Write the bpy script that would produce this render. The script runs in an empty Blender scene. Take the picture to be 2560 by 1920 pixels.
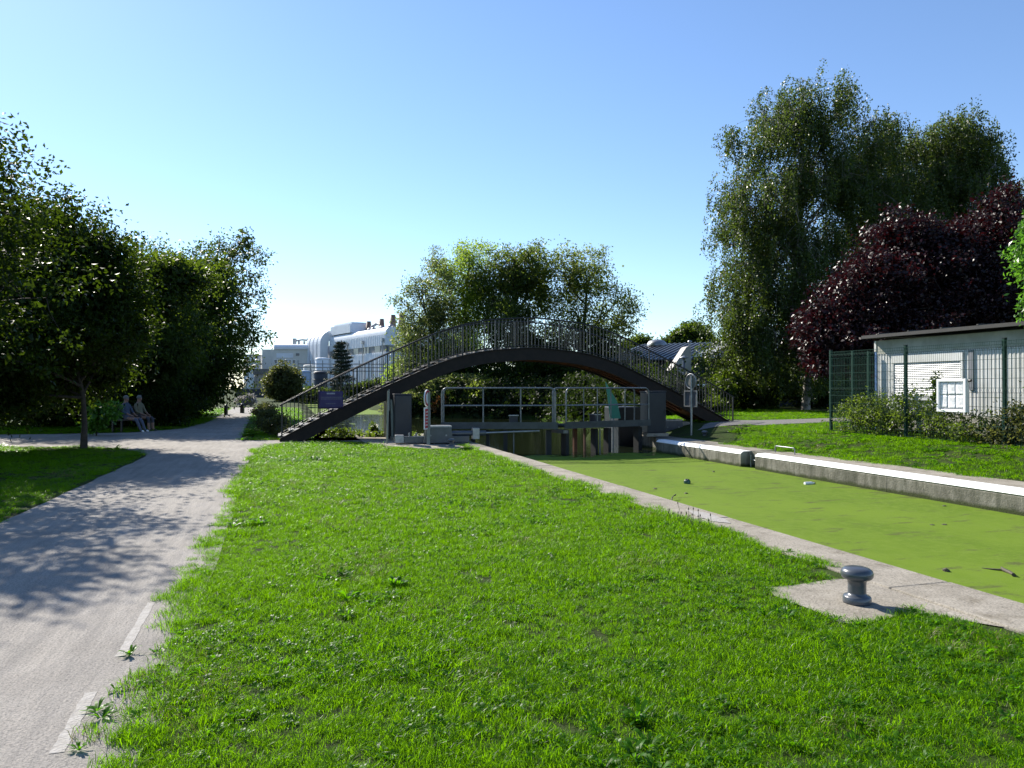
import bpy, bmesh, math, random
import numpy as np
from mathutils import Vector, Matrix, noise as mnoise

random.seed(7)
rng = np.random.default_rng(11)
scene = bpy.context.scene
COL = scene.collection
R = math.radians

# ------------------------------------------------------------------ camera, sky, sun, exposure
FPX, HOR, CAMH = 740.0, 388.0, 1.6
cam = bpy.data.cameras.new('camera')
cam.sensor_width = 36.0
cam.lens = 36.0 * FPX / 1024.0
cam.clip_start = 0.05
cam.clip_end = 3000
camo = bpy.data.objects.new('camera', cam)
COL.objects.link(camo)
camo.location = (0, 0, CAMH)
camo.rotation_euler = (R(90) + math.atan(4.0 / FPX), 0, 0)
scene.camera = camo

SUN_AZ, SUN_EL = R(-41.0), R(36.0)          # azimuth from +Y, negative = left
sdir = Vector((math.sin(SUN_AZ) * math.cos(SUN_EL), math.cos(SUN_AZ) * math.cos(SUN_EL), math.sin(SUN_EL)))
world = bpy.data.worlds.new('World')
scene.world = world
world.use_nodes = True
wn = world.node_tree
for n in list(wn.nodes):
    wn.nodes.remove(n)
sky = wn.nodes.new('ShaderNodeTexSky')
sky.sky_type = 'NISHITA'
sky.sun_disc = False
sky.sun_elevation = SUN_EL
sky.sun_rotation = SUN_AZ
sky.altitude = 0
sky.air_density = 1.0
sky.dust_density = 0.10
sky.ozone_density = 2.0
bg = wn.nodes.new('ShaderNodeBackground')
bg.inputs['Strength'].default_value = 0.097
wo = wn.nodes.new('ShaderNodeOutputWorld')
tint = wn.nodes.new('ShaderNodeMix')                # clear late-summer air: a touch more cyan, the whole dome alike
tint.data_type = 'RGBA'
tint.blend_type = 'MULTIPLY'
tint.inputs['Factor'].default_value = 1.0
tint.inputs['B'].default_value = (0.86, 0.945, 1.07, 1)
wn.links.new(sky.outputs[0], tint.inputs['A'])
wn.links.new(tint.outputs['Result'], bg.inputs['Color'])
wn.links.new(bg.outputs[0], wo.inputs['Surface'])

sl = bpy.data.lights.new('sun', 'SUN')
sl.energy = 5.0
sl.angle = R(0.53)
sl.color = (1.0, 0.94, 0.84)
so = bpy.data.objects.new('sun', sl)
COL.objects.link(so)
so.location = (-30, 40, 40)
so.rotation_euler = (-sdir).to_track_quat('-Z', 'Y').to_euler()

scene.view_settings.view_transform = 'Standard'
scene.view_settings.look = 'None'
scene.view_settings.exposure = 0.95
scene.view_settings.gamma = 1.0
scene.view_settings.use_curve_mapping = False
scene.cycles.max_bounces = 8
scene.cycles.transparent_max_bounces = 8
scene.cycles.use_denoising = True

# ------------------------------------------------------------------ frames
TH = math.atan(0.302)                        # the canal runs 16.8 degrees left of the view
CS, SN = math.cos(TH), math.sin(TH)


def W(u, v, z=0.0):                           # u along the canal, v across to the right
    return Vector((CS * v - SN * u, SN * v + CS * u, z))


def UV(x, y):
    return (-SN * x + CS * y, CS * x + SN * y)


def at(px, py, Y):
    return Vector(((px - 512.0) / FPX * Y, Y, CAMH + (HOR - py) / FPX * Y))


def gnd(px, py, z=0.0):
    Y = FPX * (CAMH - z) / (py - HOR)
    return Vector(((px - 512.0) / FPX * Y, Y, z))


def sstep(a, b, x):
    t = min(1.0, max(0.0, (x - a) / (b - a)))
    return t * t * (3 - 2 * t)


# ------------------------------------------------------------------ materials
MATS = {}


def nodes_of(name):
    m = bpy.data.materials.new(name)
    m.use_nodes = True
    nt = m.node_tree
    for n in list(nt.nodes):
        nt.nodes.remove(n)
    out = nt.nodes.new('ShaderNodeOutputMaterial')
    return m, nt, out


def M(name, c1, c2=None, rough=0.6, metal=0.0, scale=6.0, detail=4.0, bump=0.0, bscale=60.0, spec=0.5, lo=0.35, hi=0.65, coat=0.0):
    if name in MATS:
        return MATS[name]
    m, nt, out = nodes_of(name)
    p = nt.nodes.new('ShaderNodeBsdfPrincipled')
    p.inputs['Roughness'].default_value = rough
    p.inputs['Metallic'].default_value = metal
    p.inputs['Specular IOR Level'].default_value = spec
    p.inputs['Coat Weight'].default_value = coat
    if c2 is None:
        c2 = tuple(x * 0.8 for x in c1)
    tc = nt.nodes.new('ShaderNodeTexCoord')
    no = nt.nodes.new('ShaderNodeTexNoise')
    no.inputs['Scale'].default_value = scale
    no.inputs['Detail'].default_value = detail
    no.inputs['Roughness'].default_value = 0.65
    nt.links.new(tc.outputs['Object'], no.inputs['Vector'])
    cr = nt.nodes.new('ShaderNodeValToRGB')
    cr.color_ramp.elements[0].position = lo
    cr.color_ramp.elements[1].position = hi
    cr.color_ramp.elements[0].color = (*c2, 1)
    cr.color_ramp.elements[1].color = (*c1, 1)
    nt.links.new(no.outputs['Fac'], cr.inputs['Fac'])
    nt.links.new(cr.outputs['Color'], p.inputs['Base Color'])
    if bump > 0:
        n2 = nt.nodes.new('ShaderNodeTexNoise')
        n2.inputs['Scale'].default_value = bscale
        n2.inputs['Detail'].default_value = 3
        nt.links.new(tc.outputs['Object'], n2.inputs['Vector'])
        b = nt.nodes.new('ShaderNodeBump')
        b.inputs['Strength'].default_value = bump
        b.inputs['Distance'].default_value = 0.02
        nt.links.new(n2.outputs['Fac'], b.inputs['Height'])
        nt.links.new(b.outputs['Normal'], p.inputs['Normal'])
    nt.links.new(p.outputs[0], out.inputs['Surface'])
    MATS[name] = m
    return m


def LEAF(name, c1, c2, transl=0.4, tcol=None, rough=0.45, spec=0.5, objrand=False):
    """leaf: two tints picked per leaf, part of the light passes through"""
    if name in MATS:
        return MATS[name]
    m, nt, out = nodes_of(name)
    a = nt.nodes.new('ShaderNodeAttribute')
    a.attribute_name = 'tint'
    fac = a.outputs['Fac']
    if objrand:
        oi = nt.nodes.new('ShaderNodeObjectInfo')
        mx0 = nt.nodes.new('ShaderNodeMath')
        mx0.operation = 'MULTIPLY_ADD'
        nt.links.new(oi.outputs['Random'], mx0.inputs[0])
        mx0.inputs[1].default_value = 0.5
        md = nt.nodes.new('ShaderNodeMath')
        md.operation = 'MULTIPLY'
        md.inputs[1].default_value = 0.5
        nt.links.new(fac, md.inputs[0])
        nt.links.new(md.outputs[0], mx0.inputs[2])
        fac = mx0.outputs[0]
    mx = nt.nodes.new('ShaderNodeMix')
    mx.data_type = 'RGBA'
    mx.inputs['A'].default_value = (*c1, 1)
    mx.inputs['B'].default_value = (*c2, 1)
    nt.links.new(fac, mx.inputs['Factor'])
    p = nt.nodes.new('ShaderNodeBsdfPrincipled')
    p.inputs['Roughness'].default_value = rough
    p.inputs['Specular IOR Level'].default_value = spec
    nt.links.new(mx.outputs['Result'], p.inputs['Base Color'])
    t = nt.nodes.new('ShaderNodeBsdfTranslucent')
    if tcol is None:
        tcol = (c1[0] * 2.2, c1[1] * 2.0, c1[2] * 0.8)
    m2 = nt.nodes.new('ShaderNodeMix')
    m2.data_type = 'RGBA'
    m2.inputs['A'].default_value = (*tcol, 1)
    m2.inputs['B'].default_value = (tcol[0] * c2[0] / c1[0], tcol[1] * c2[1] / c1[1], tcol[2] * c2[2] / c1[2], 1)
    nt.links.new(fac, m2.inputs['Factor'])
    nt.links.new(m2.outputs['Result'], t.inputs['Color'])
    ms = nt.nodes.new('ShaderNodeMixShader')
    ms.inputs[0].default_value = transl
    nt.links.new(p.outputs[0], ms.inputs[1])
    nt.links.new(t.outputs[0], ms.inputs[2])
    nt.links.new(ms.outputs[0], out.inputs['Surface'])
    MATS[name] = m
    return m


def water_material():
    m, nt, out = nodes_of('canal_water')
    L = nt.links.new
    tc = nt.nodes.new('ShaderNodeTexCoord')

    def noise(scale, det=4, sx=1, sy=1):
        mp = nt.nodes.new('ShaderNodeMapping')
        mp.inputs['Scale'].default_value = (sx, sy, 1)
        L(tc.outputs['Object'], mp.inputs['Vector'])
        n = nt.nodes.new('ShaderNodeTexNoise')
        n.inputs['Scale'].default_value = scale
        n.inputs['Detail'].default_value = det
        n.inputs['Roughness'].default_value = 0.65
        L(mp.outputs[0], n.inputs['Vector'])
        return n.outputs['Fac']

    def math2(op, a, b):
        n = nt.nodes.new('ShaderNodeMath')
        n.operation = op
        for i, x in enumerate((a, b)):
            if isinstance(x, (int, float)):
                n.inputs[i].default_value = x
            else:
                L(x, n.inputs[i])
        n.use_clamp = False
        return n.outputs[0]

    def mapr(x, a, b, c=0.0, d=1.0):
        n = nt.nodes.new('ShaderNodeMapRange')
        n.interpolation_type = 'SMOOTHSTEP'
        L(x, n.inputs[0])
        for i, q in enumerate((a, b, c, d)):
            n.inputs[i + 1].default_value = q
        return n.outputs[0]

    def mix(f, a, b):
        n = nt.nodes.new('ShaderNodeMix')
        n.data_type = 'RGBA'
        L(f, n.inputs['Factor'])
        for k, x in (('A', a), ('B', b)):
            if isinstance(x, tuple):
                n.inputs[k].default_value = (*x, 1)
            else:
                L(x, n.inputs[k])
        return n.outputs['Result']

    sep = nt.nodes.new('ShaderNodeSeparateXYZ')
    L(tc.outputs['Object'], sep.inputs[0])
    uu = math2('ADD', sep.outputs['Y'], math2('MULTIPLY', math2('SUBTRACT', noise(0.5, 4, 1, 1.5), 0.5), 5.0))
    near = mapr(uu, 19.9, 20.5, 1, 0)                 # packed duckweed in the lock
    far = mapr(uu, 54.0, 58.0)                        # and again at the far end of the basin
    drift = mapr(noise(0.7, 5, 1.0, 0.35), 0.60, 0.66)
    cover = math2('MAXIMUM', math2('MAXIMUM', near, far), math2('MULTIPLY', drift, mapr(uu, 30.0, 36.0, 0.0, 0.75)))
    cells = noise(130, 2)
    g1 = mix(mapr(noise(0.55, 6, 1, 0.5), 0.38, 0.66), (0.096, 0.158, 0.014), (0.128, 0.198, 0.018))
    g2 = mix(mapr(noise(9, 3), 0.35, 0.75), g1, (0.130, 0.196, 0.024))
    dirt = mapr(math2('ADD', noise(2.6, 7, 0.45, 1.3), math2('MULTIPLY', noise(26, 2), 0.1)), 0.60, 0.72)
    g3 = mix(dirt, g2, (0.085, 0.100, 0.030))
    g4 = mix(mapr(cells, 0.30, 0.42, 0.55, 0.0), g3, (0.06, 0.09, 0.02))
    p = nt.nodes.new('ShaderNodeBsdfPrincipled')
    p.inputs['Roughness'].default_value = 0.8
    p.inputs['Specular IOR Level'].default_value = 0.08
    L(g4, p.inputs['Base Color'])
    b = nt.nodes.new('ShaderNodeBump')
    b.inputs['Strength'].default_value = 0.35
    b.inputs['Distance'].default_value = 0.01
    L(cells, b.inputs['Height'])
    L(b.outputs[0], p.inputs['Normal'])
    w = nt.nodes.new('ShaderNodeBsdfPrincipled')
    w.inputs['Base Color'].default_value = (0.010, 0.014, 0.007, 1)
    w.inputs['Roughness'].default_value = 0.04
    w.inputs['IOR'].default_value = 1.33
    w.inputs['Specular IOR Level'].default_value = 0.30
    b2 = nt.nodes.new('ShaderNodeBump')
    b2.inputs['Strength'].default_value = 0.40
    b2.inputs['Distance'].default_value = 0.015
    L(noise(4.5, 3, 1.0, 1.6), b2.inputs['Height'])
    L(b2.outputs[0], w.inputs['Normal'])
    ms = nt.nodes.new('ShaderNodeMixShader')
    L(cover, ms.inputs[0])
    L(w.outputs[0], ms.inputs[1])
    L(p.outputs[0], ms.inputs[2])
    L(ms.outputs[0], out.inputs['Surface'])
    return m


def gravel_material():
    m, nt, out = nodes_of('gravel')
    L = nt.links.new
    tc = nt.nodes.new('ShaderNodeTexCoord')

    def noise(scale, det, sx=1, sy=1):
        mp = nt.nodes.new('ShaderNodeMapping')
        mp.inputs['Scale'].default_value = (sx, sy, 1)
        L(tc.outputs['Object'], mp.inputs['Vector'])
        n = nt.nodes.new('ShaderNodeTexNoise')
        n.inputs['Scale'].default_value = scale
        n.inputs['Detail'].default_value = det
        n.inputs['Roughness'].default_value = 0.7
        L(mp.outputs[0], n.inputs['Vector'])
        return n.outputs['Fac']

    def ramp(x, stops):
        n = nt.nodes.new('ShaderNodeValToRGB')
        e = n.color_ramp.elements
        while len(e) < len(stops):
            e.new(0.5)
        for i, (ps, c) in enumerate(stops):
            e[i].position = ps
            e[i].color = (*c, 1)
        L(x, n.inputs['Fac'])
        return n.outputs['Color']

    def mul(a, b, f=1.0):
        n = nt.nodes.new('ShaderNodeMix')
        n.data_type = 'RGBA'
        n.blend_type = 'MULTIPLY'
        n.inputs['Factor'].default_value = f
        L(a, n.inputs['A'])
        L(b, n.inputs['B'])
        return n.outputs['Result']

    big = ramp(noise(0.9, 5), [(0.3, (0.27, 0.25, 0.225)), (0.7, (0.36, 0.335, 0.305))])
    streak = ramp(noise(3.2, 4, 2.4, 0.22), [(0.35, (0.80, 0.80, 0.80)), (0.65, (1.06, 1.05, 1.03))])
    fine = ramp(noise(75, 3), [(0.30, (0.45, 0.45, 0.46)), (0.5, (0.95, 0.95, 0.95)), (0.75, (1.25, 1.22, 1.2))])
    p = nt.nodes.new('ShaderNodeBsdfPrincipled')
    p.inputs['Roughness'].default_value = 0.9
    p.inputs['Specular IOR Level'].default_value = 0.2
    L(mul(mul(big, streak), fine), p.inputs['Base Color'])
    b = nt.nodes.new('ShaderNodeBump')
    b.inputs['Strength'].default_value = 0.8
    b.inputs['Distance'].default_value = 0.012
    L(noise(70, 4), b.inputs['Height'])
    b3 = nt.nodes.new('ShaderNodeBump')
    b3.inputs['Strength'].default_value = 0.6
    b3.inputs['Distance'].default_value = 0.03
    L(noise(4, 4, 1.8, 0.4), b3.inputs['Height'])
    L(b3.outputs[0], b.inputs['Normal'])
    L(b.outputs[0], p.inputs['Normal'])
    L(p.outputs[0], out.inputs['Surface'])
    return m


# ------------------------------------------------------------------ mesh helpers
class MB:
    def __init__(self):
        self.v, self.f, self.mi, self.sm = [], [], [], []

    def add(self, verts, faces, mi=0, smooth=False):
        o = len(self.v)
        self.v += [tuple(x) for x in verts]
        for f in faces:
            self.f.append(tuple(i + o for i in f))
            self.mi.append(mi)
            self.sm.append(smooth)
        return self

    def box(self, x0, x1, y0, y1, z0, z1, mi=0, bev=0.0, mat=None):
        if bev <= 0:
            vs = [(x, y, z) for z in (z0, z1) for y in (y0, y1) for x in (x0, x1)]
            fs = [(0, 2, 3, 1), (4, 5, 7, 6), (0, 1, 5, 4), (2, 6, 7, 3), (0, 4, 6, 2), (1, 3, 7, 5)]
        else:
            bm = bmesh.new()
            bmesh.ops.create_cube(bm, size=1)
            for q in bm.verts:
                q.co = Vector(((x0 + x1) / 2 + q.co.x * (x1 - x0), (y0 + y1) / 2 + q.co.y * (y1 - y0), (z0 + z1) / 2 + q.co.z * (z1 - z0)))
            bmesh.ops.bevel(bm, geom=list(bm.edges), offset=bev, segments=2, affect='EDGES', profile=0.5)
            bm.verts.index_update()
            vs = [q.co.copy() for q in bm.verts]
            fs = [tuple(q.index for q in f.verts) for f in bm.faces]
            bm.free()
        if mat is not None:
            vs = [mat @ Vector(q) for q in vs]
        return self.add(vs, fs, mi, False)

    def tube(self, pts, rad, n=8, mi=0, cap=True, smooth=True):
        pts = [Vector(p) for p in pts]
        if not hasattr(rad, '__len__'):
            rad = [rad] * len(pts)
        vs, fs = [], []
        up = None
        for i, p in enumerate(pts):
            d = (pts[min(i + 1, len(pts) - 1)] - pts[max(i - 1, 0)])
            d = d.normalized() if d.length > 1e-9 else Vector((0, 0, 1))
            if up is None:
                up = Vector((0, 0, 1)) if abs(d.z) < 0.9 else Vector((1, 0, 0))
            a = d.cross(up)
            a.normalize()
            b = a.cross(d)
            b.normalize()
            up = b
            for k in range(n):
                t = 2 * math.pi * k / n
                vs.append(p + (a * math.cos(t) + b * math.sin(t)) * rad[i])
        for i in range(len(pts) - 1):
            for k in range(n):
                k2 = (k + 1) % n
                fs.append((i * n + k, i * n + k2, (i + 1) * n + k2, (i + 1) * n + k))
        self.add(vs, fs, mi, smooth)
        if cap:
            self.add(vs[:n], [tuple(range(n))], mi)
            self.add(vs[-n:], [tuple(range(n - 1, -1, -1))], mi)
        return self

    def lathe(self, prof, n=24, mi=0, origin=(0, 0, 0), smooth=True):
        o = Vector(origin)
        vs, fs = [], []
        for r, z in prof:
            for k in range(n):
                t = 2 * math.pi * k / n
                vs.append(o + Vector((r * math.cos(t), r * math.sin(t), z)))
        for i in range(len(prof) - 1):
            for k in range(n):
                k2 = (k + 1) % n
                fs.append((i * n + k, i * n + k2, (i + 1) * n + k2, (i + 1) * n + k))
        return self.add(vs, fs, mi, smooth)

    def prism(self, poly, axis, a0, a1, mi=0):
        """poly: 2-D outline; axis: which coordinate is extruded from a0 to a1"""
        def mk(p, a):
            q = list(p)
            q.insert(axis, a)
            return tuple(q)
        n = len(poly)
        vs = [mk(p, a0) for p in poly] + [mk(p, a1) for p in poly]
        fs = [tuple(range(n))[::-1], tuple(range(n, 2 * n))]
        for i in range(n):
            j = (i + 1) % n
            fs.append((i, j, n + j, n + i))
        return self.add(vs, fs, mi)

    def build(self, name, mats, parent=None, loc=None, rotz=None, fixn=True):
        me = bpy.data.meshes.new(name)
        me.from_pydata(self.v, [], self.f)
        if not isinstance(mats, (list, tuple)):
            mats = [mats]
        for q in mats:
            me.materials.append(q)
        me.polygons.foreach_set('material_index', self.mi)
        me.polygons.foreach_set('use_smooth', self.sm)
        if fixn:
            bm = bmesh.new()
            bm.from_mesh(me)
            bmesh.ops.recalc_face_normals(bm, faces=bm.faces)
            bm.to_mesh(me)
            bm.free()
        me.update()
        return link(name, me, parent, loc, rotz)


def link(name, data, parent=None, loc=None, rotz=None):
    o = bpy.data.objects.new(name, data)
    COL.objects.link(o)
    if parent is not None:
        o.parent = parent
    if loc is not None:
        o.location = loc
    if rotz is not None:
        o.rotation_euler = (0, 0, rotz)
    return o


def tag(o, label, cat, group=None, kind=None):
    if label:
        o['label'] = label
    if cat:
        o['category'] = cat
    if group:
        o['group'] = group
    if kind:
        o['kind'] = kind
    return o


def thing(name, label, cat, loc=(0, 0, 0), rotz=0.0, group=None):
    o = link(name, None, None, loc, rotz)
    return tag(o, label, cat, group)


def struct(o):
    o['kind'] = 'structure'
    return o


# ------------------------------------------------------------------ common materials
def speckled(name, lo_, hi_, fine=(0.72, 1.18), big=1.6, rough=0.9):
    m, nt, out = nodes_of(name)
    L = nt.links.new
    tc = nt.nodes.new('ShaderNodeTexCoord')

    def noise(scale, det):
        n = nt.nodes.new('ShaderNodeTexNoise')
        n.inputs['Scale'].default_value = scale
        n.inputs['Detail'].default_value = det
        n.inputs['Roughness'].default_value = 0.7
        L(tc.outputs['Object'], n.inputs['Vector'])
        return n.outputs['Fac']

    def ramp(x, stops):
        n = nt.nodes.new('ShaderNodeValToRGB')
        e = n.color_ramp.elements
        while len(e) < len(stops):
            e.new(0.5)
        for i, (ps, c) in enumerate(stops):
            e[i].position = ps
            e[i].color = (*c, 1)
        L(x, n.inputs['Fac'])
        return n.outputs['Color']

    def mul(a, b):
        n = nt.nodes.new('ShaderNodeMix')
        n.data_type = 'RGBA'
        n.blend_type = 'MULTIPLY'
        n.inputs['Factor'].default_value = 1
        L(a, n.inputs['A'])
        L(b, n.inputs['B'])
        return n.outputs['Result']
    c = ramp(noise(big, 8), [(0.34, lo_), (0.66, hi_)])
    f = ramp(noise(70, 3), [(0.32, (fine[0] * 0.6,) * 3), (0.45, (fine[0] + .15,) * 3), (0.7, (fine[1],) * 3)])
    st = ramp(noise(4.0, 6), [(0.30, (0.62, 0.60, 0.55)), (0.46, (1, 1, 1))])
    p = nt.nodes.new('ShaderNodeBsdfPrincipled')
    p.inputs['Roughness'].default_value = rough
    p.inputs['Specular IOR Level'].default_value = 0.2
    L(mul(mul(c, f), st), p.inputs['Base Color'])
    b = nt.nodes.new('ShaderNodeBump')
    b.inputs['Strength'].default_value = 0.6
    b.inputs['Distance'].default_value = 0.008
    L(noise(60, 4), b.inputs['Height'])
    L(b.outputs[0], p.inputs['Normal'])
    L(p.outputs[0], out.inputs['Surface'])
    return m


concrete = speckled('concrete', (0.23, 0.205, 0.165), (0.36, 0.325, 0.27))
old_concrete = M('stained_concrete', (0.27, 0.25, 0.21), (0.085, 0.08, 0.06), 0.9, scale=1.6, detail=9, bump=0.6, bscale=30, spec=0.2)
def wall_material():
    m, nt, out = nodes_of('lock_wall_concrete')
    L = nt.links.new
    tc = nt.nodes.new('ShaderNodeTexCoord')

    def noise(scale, det, sz=1.0):
        mp = nt.nodes.new('ShaderNodeMapping')
        mp.inputs['Scale'].default_value = (1, 1, sz)
        L(tc.outputs['Object'], mp.inputs['Vector'])
        n = nt.nodes.new('ShaderNodeTexNoise')
        n.inputs['Scale'].default_value = scale
        n.inputs['Detail'].default_value = det
        n.inputs['Roughness'].default_value = 0.7
        L(mp.outputs[0], n.inputs['Vector'])
        return n.outputs['Fac']

    def ramp(x, stops):
        n = nt.nodes.new('ShaderNodeValToRGB')
        e = n.color_ramp.elements
        while len(e) < len(stops):
            e.new(0.5)
        for i, (ps, c) in enumerate(stops):
            e[i].position = ps
            e[i].color = (*c, 1)
        L(x, n.inputs['Fac'])
        return n.outputs['Color']

    def mix(f, a, b):
        n = nt.nodes.new('ShaderNodeMix')
        n.data_type = 'RGBA'
        L(f, n.inputs['Factor'])
        L(a, n.inputs['A'])
        if isinstance(b, tuple):
            n.inputs['B'].default_value = (*b, 1)
        else:
            L(b, n.inputs['B'])
        return n.outputs['Result']
    base = ramp(noise(1.4, 8), [(0.32, (0.10, 0.095, 0.075)), (0.5, (0.22, 0.205, 0.17)), (0.72, (0.33, 0.31, 0.27))])
    runs = ramp(noise(5.0, 5, 0.15), [(0.40, (0, 0, 0)), (0.62, (0.8, 0.8, 0.8))])
    c1 = mix(runs, base, (0.085, 0.085, 0.062))
    sep = nt.nodes.new('ShaderNodeSeparateXYZ')
    L(tc.outputs['Object'], sep.inputs[0])
    ma = nt.nodes.new('ShaderNodeMath')
    ma.operation = 'MULTIPLY_ADD'
    L(noise(3.0, 6), ma.inputs[0])
    ma.inputs[1].default_value = 0.16
    L(sep.outputs['Z'], ma.inputs[2])
    mr = nt.nodes.new('ShaderNodeMapRange')
    L(ma.outputs[0], mr.inputs[0])
    for i, q in enumerate((-0.26, -0.20, 1.0, 0.0)):
        mr.inputs[i + 1].default_value = q
    c2 = mix(mr.outputs[0], c1, (0.045, 0.055, 0.020))          # slime line above the water
    p = nt.nodes.new('ShaderNodeBsdfPrincipled')
    p.inputs['Roughness'].default_value = 0.9
    p.inputs['Specular IOR Level'].default_value = 0.2
    L(c2, p.inputs['Base Color'])
    b = nt.nodes.new('ShaderNodeBump')
    b.inputs['Strength'].default_value = 0.7
    b.inputs['Distance'].default_value = 0.02
    L(noise(22, 6), b.inputs['Height'])
    L(b.outputs[0], p.inputs['Normal'])
    L(p.outputs[0], out.inputs['Surface'])
    return m


white_paint = M('white_paint', (0.86, 0.86, 0.85), (0.66, 0.655, 0.63), 0.55, scale=3, detail=9, lo=0.25, hi=0.42, bump=0.15)
grey_paint = M('grey_blue_paint', (0.075, 0.085, 0.100), (0.055, 0.063, 0.075), 0.32, scale=5, coat=0.3)
dark_steel = M('dark_painted_steel', (0.009, 0.009, 0.010), (0.006, 0.006, 0.006), 0.42, scale=9)
rust = M('rusty_steel', (0.020, 0.0135, 0.011), (0.009, 0.007, 0.006), 0.65, scale=4, detail=8, spec=0.25)
rust_under = M('rust_underside', (0.20, 0.060, 0.020), (0.05, 0.022, 0.014), 0.75, scale=3, detail=8)
galv = M('galvanised_steel', (0.34, 0.35, 0.36), (0.24, 0.25, 0.26), 0.42, metal=0.7, scale=12)
cabinet_grey = M('cabinet_grey', (0.022, 0.026, 0.034), (0.016, 0.019, 0.026), 0.5, scale=3)
gate_steel = M('gate_steel', (0.050, 0.062, 0.070), (0.028, 0.036, 0.042), 0.5, scale=5, detail=8)
gate_dark = M('gate_frame_dark', (0.020, 0.021, 0.020), (0.011, 0.012, 0.011), 0.7, scale=4, detail=8)
fence_green = M('fence_green', (0.012, 0.050, 0.036), (0.008, 0.036, 0.026), 0.75, scale=6, spec=0.15)
bark = M('bark', (0.055, 0.042, 0.030), (0.022, 0.018, 0.014), 0.9, scale=7, detail=8, bump=0.7, bscale=25)
birch_bark = M('birch_bark', (0.26, 0.245, 0.22), (0.035, 0.03, 0.028), 0.8, scale=5, detail=7, lo=0.36, hi=0.5)
soil = M('turf_soil', (0.045, 0.062, 0.016), (0.028, 0.030, 0.014), 0.95, scale=1.5, detail=8, spec=0.1)
turf_far = M('turf', (0.036, 0.064, 0.010), (0.026, 0.032, 0.012), 0.95, scale=2.5, detail=10, bump=0.8, bscale=30, spec=0.1)

# ------------------------------------------------------------------ ground
WATER_Z = -0.38


def shore_left(u):
    return 5.1 + (1.2 - 5.1) * sstep(25.55, 26.8, u) + 0.35 * math.sin(u * 0.7) * sstep(28, 34, u)


def shore_right(u):
    a = 10.95 + (15.5 - 10.95) * sstep(25.5, 31, u)
    b = 7.6 + 0.4 * math.sin(u * 0.9)
    return a + (b - a) * sstep(44, 52, u)


def terrain(u, v):
    if u <= 25.5:
        if 5.08 <= v <= 10.96:
            return -1.6
    else:
        e = 1.0 - sstep(92, 96, u)
        dl, dr = v - shore_left(u), shore_right(u) - v
        d = min(dl, dr)
        if d > 0 and e > 0:
            return -1.6 * sstep(0, 1.4, d) * e - 0.02
    z = 0.0
    if v > 10.9:
        z = 0.40 * sstep(11.8, 14.0, v)
        if u > 26:
            z = 0.40 * sstep(shore_right(u) + 0.1, shore_right(u) + 2.5, v)
    if u > 40 and v < 1.5:
        z += 0.5 * sstep(60, 110, u)
    return z


def axis(fine):
    a = sorted(set([-700, -350, -180, -110, -80, -60, -48, -38, -31] + fine + [44, 52, 62, 75, 95, 120, 160, 240, 400, 700]))
    return a


vl = axis([x * 1.0 for x in range(-25, 0)] + [x * 0.5 for x in range(0, 10)] + [4.7, 5.08, 5.5, 6.5, 7.5, 8.5, 9.5, 10.4, 10.96, 11.6]
          + [12 + 0.4 * i for i in range(0, 20)] + [20.5, 22, 24, 27, 30, 34, 38])
ul = axis([x * 1.5 for x in range(-14, 16)] + [25.5] + [26 + 0.7 * i for i in range(0, 44)] + [58 + 1.5 * i for i in range(0, 27)] + [102, 108])
gm = MB()
vs = [(v, u, terrain(u, v)) for u in ul for v in vl]
nv = len(vl)
fs = [(j * nv + i, j * nv + i + 1, (j + 1) * nv + i + 1, (j + 1) * nv + i) for j in range(len(ul) - 1) for i in range(nv - 1)]
gm.add(vs, fs, 0, True)
struct(gm.build('ground', turf_far, rotz=TH))

# water: one sheet over lock chamber and basin
wm = MB()
wm.add([(-6, -14, WATER_Z), (24, -14, WATER_Z), (24, 100, WATER_Z), (-6, 100, WATER_Z)], [(0, 1, 2, 3)])
struct(wm.build('water', water_material(), rotz=TH))

# gravel path
gravel = gravel_material()


def ragged(pts, step, amp, seed, fr=1.7):
    out = []
    for i in range(len(pts)):
        a, b = Vector(pts[i][:2]), Vector(pts[(i + 1) % len(pts)][:2])
        n = max(1, int((b - a).length / step))
        for k in range(n):
            p = a.lerp(b, k / n)
            o = Vector((mnoise.noise(Vector((p.x * fr, p.y * fr, seed))), mnoise.noise(Vector((p.x * fr, p.y * fr, seed + 9))))) * amp
            out.append(p + o)
    return out


def sheet(name, pts, z, mat, step=0.25, amp=0.06, seed=1.0):
    pp = ragged(pts, step, amp, seed, 14.0 if step < 0.05 else 1.7)
    bm = bmesh.new()
    inv = Matrix.Rotation(-TH, 4, 'Z')
    bvs = [bm.verts.new(inv @ Vector((p.x, p.y, 0))) for p in pp]
    f = bm.faces.new(bvs)
    if f.normal.z < 0:
        f.normal_flip()
    bmesh.ops.triangulate(bm, faces=[f])
    for q in bm.verts:
        w = Matrix.Rotation(TH, 4, 'Z') @ q.co
        q.co.z = z(q.co.y, q.co.x) if callable(z) else z
    me = bpy.data.meshes.new(name)
    bm.to_mesh(me)
    bm.free()
    me.materials.append(mat)
    return link(name, me, rotz=TH), pp


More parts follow.
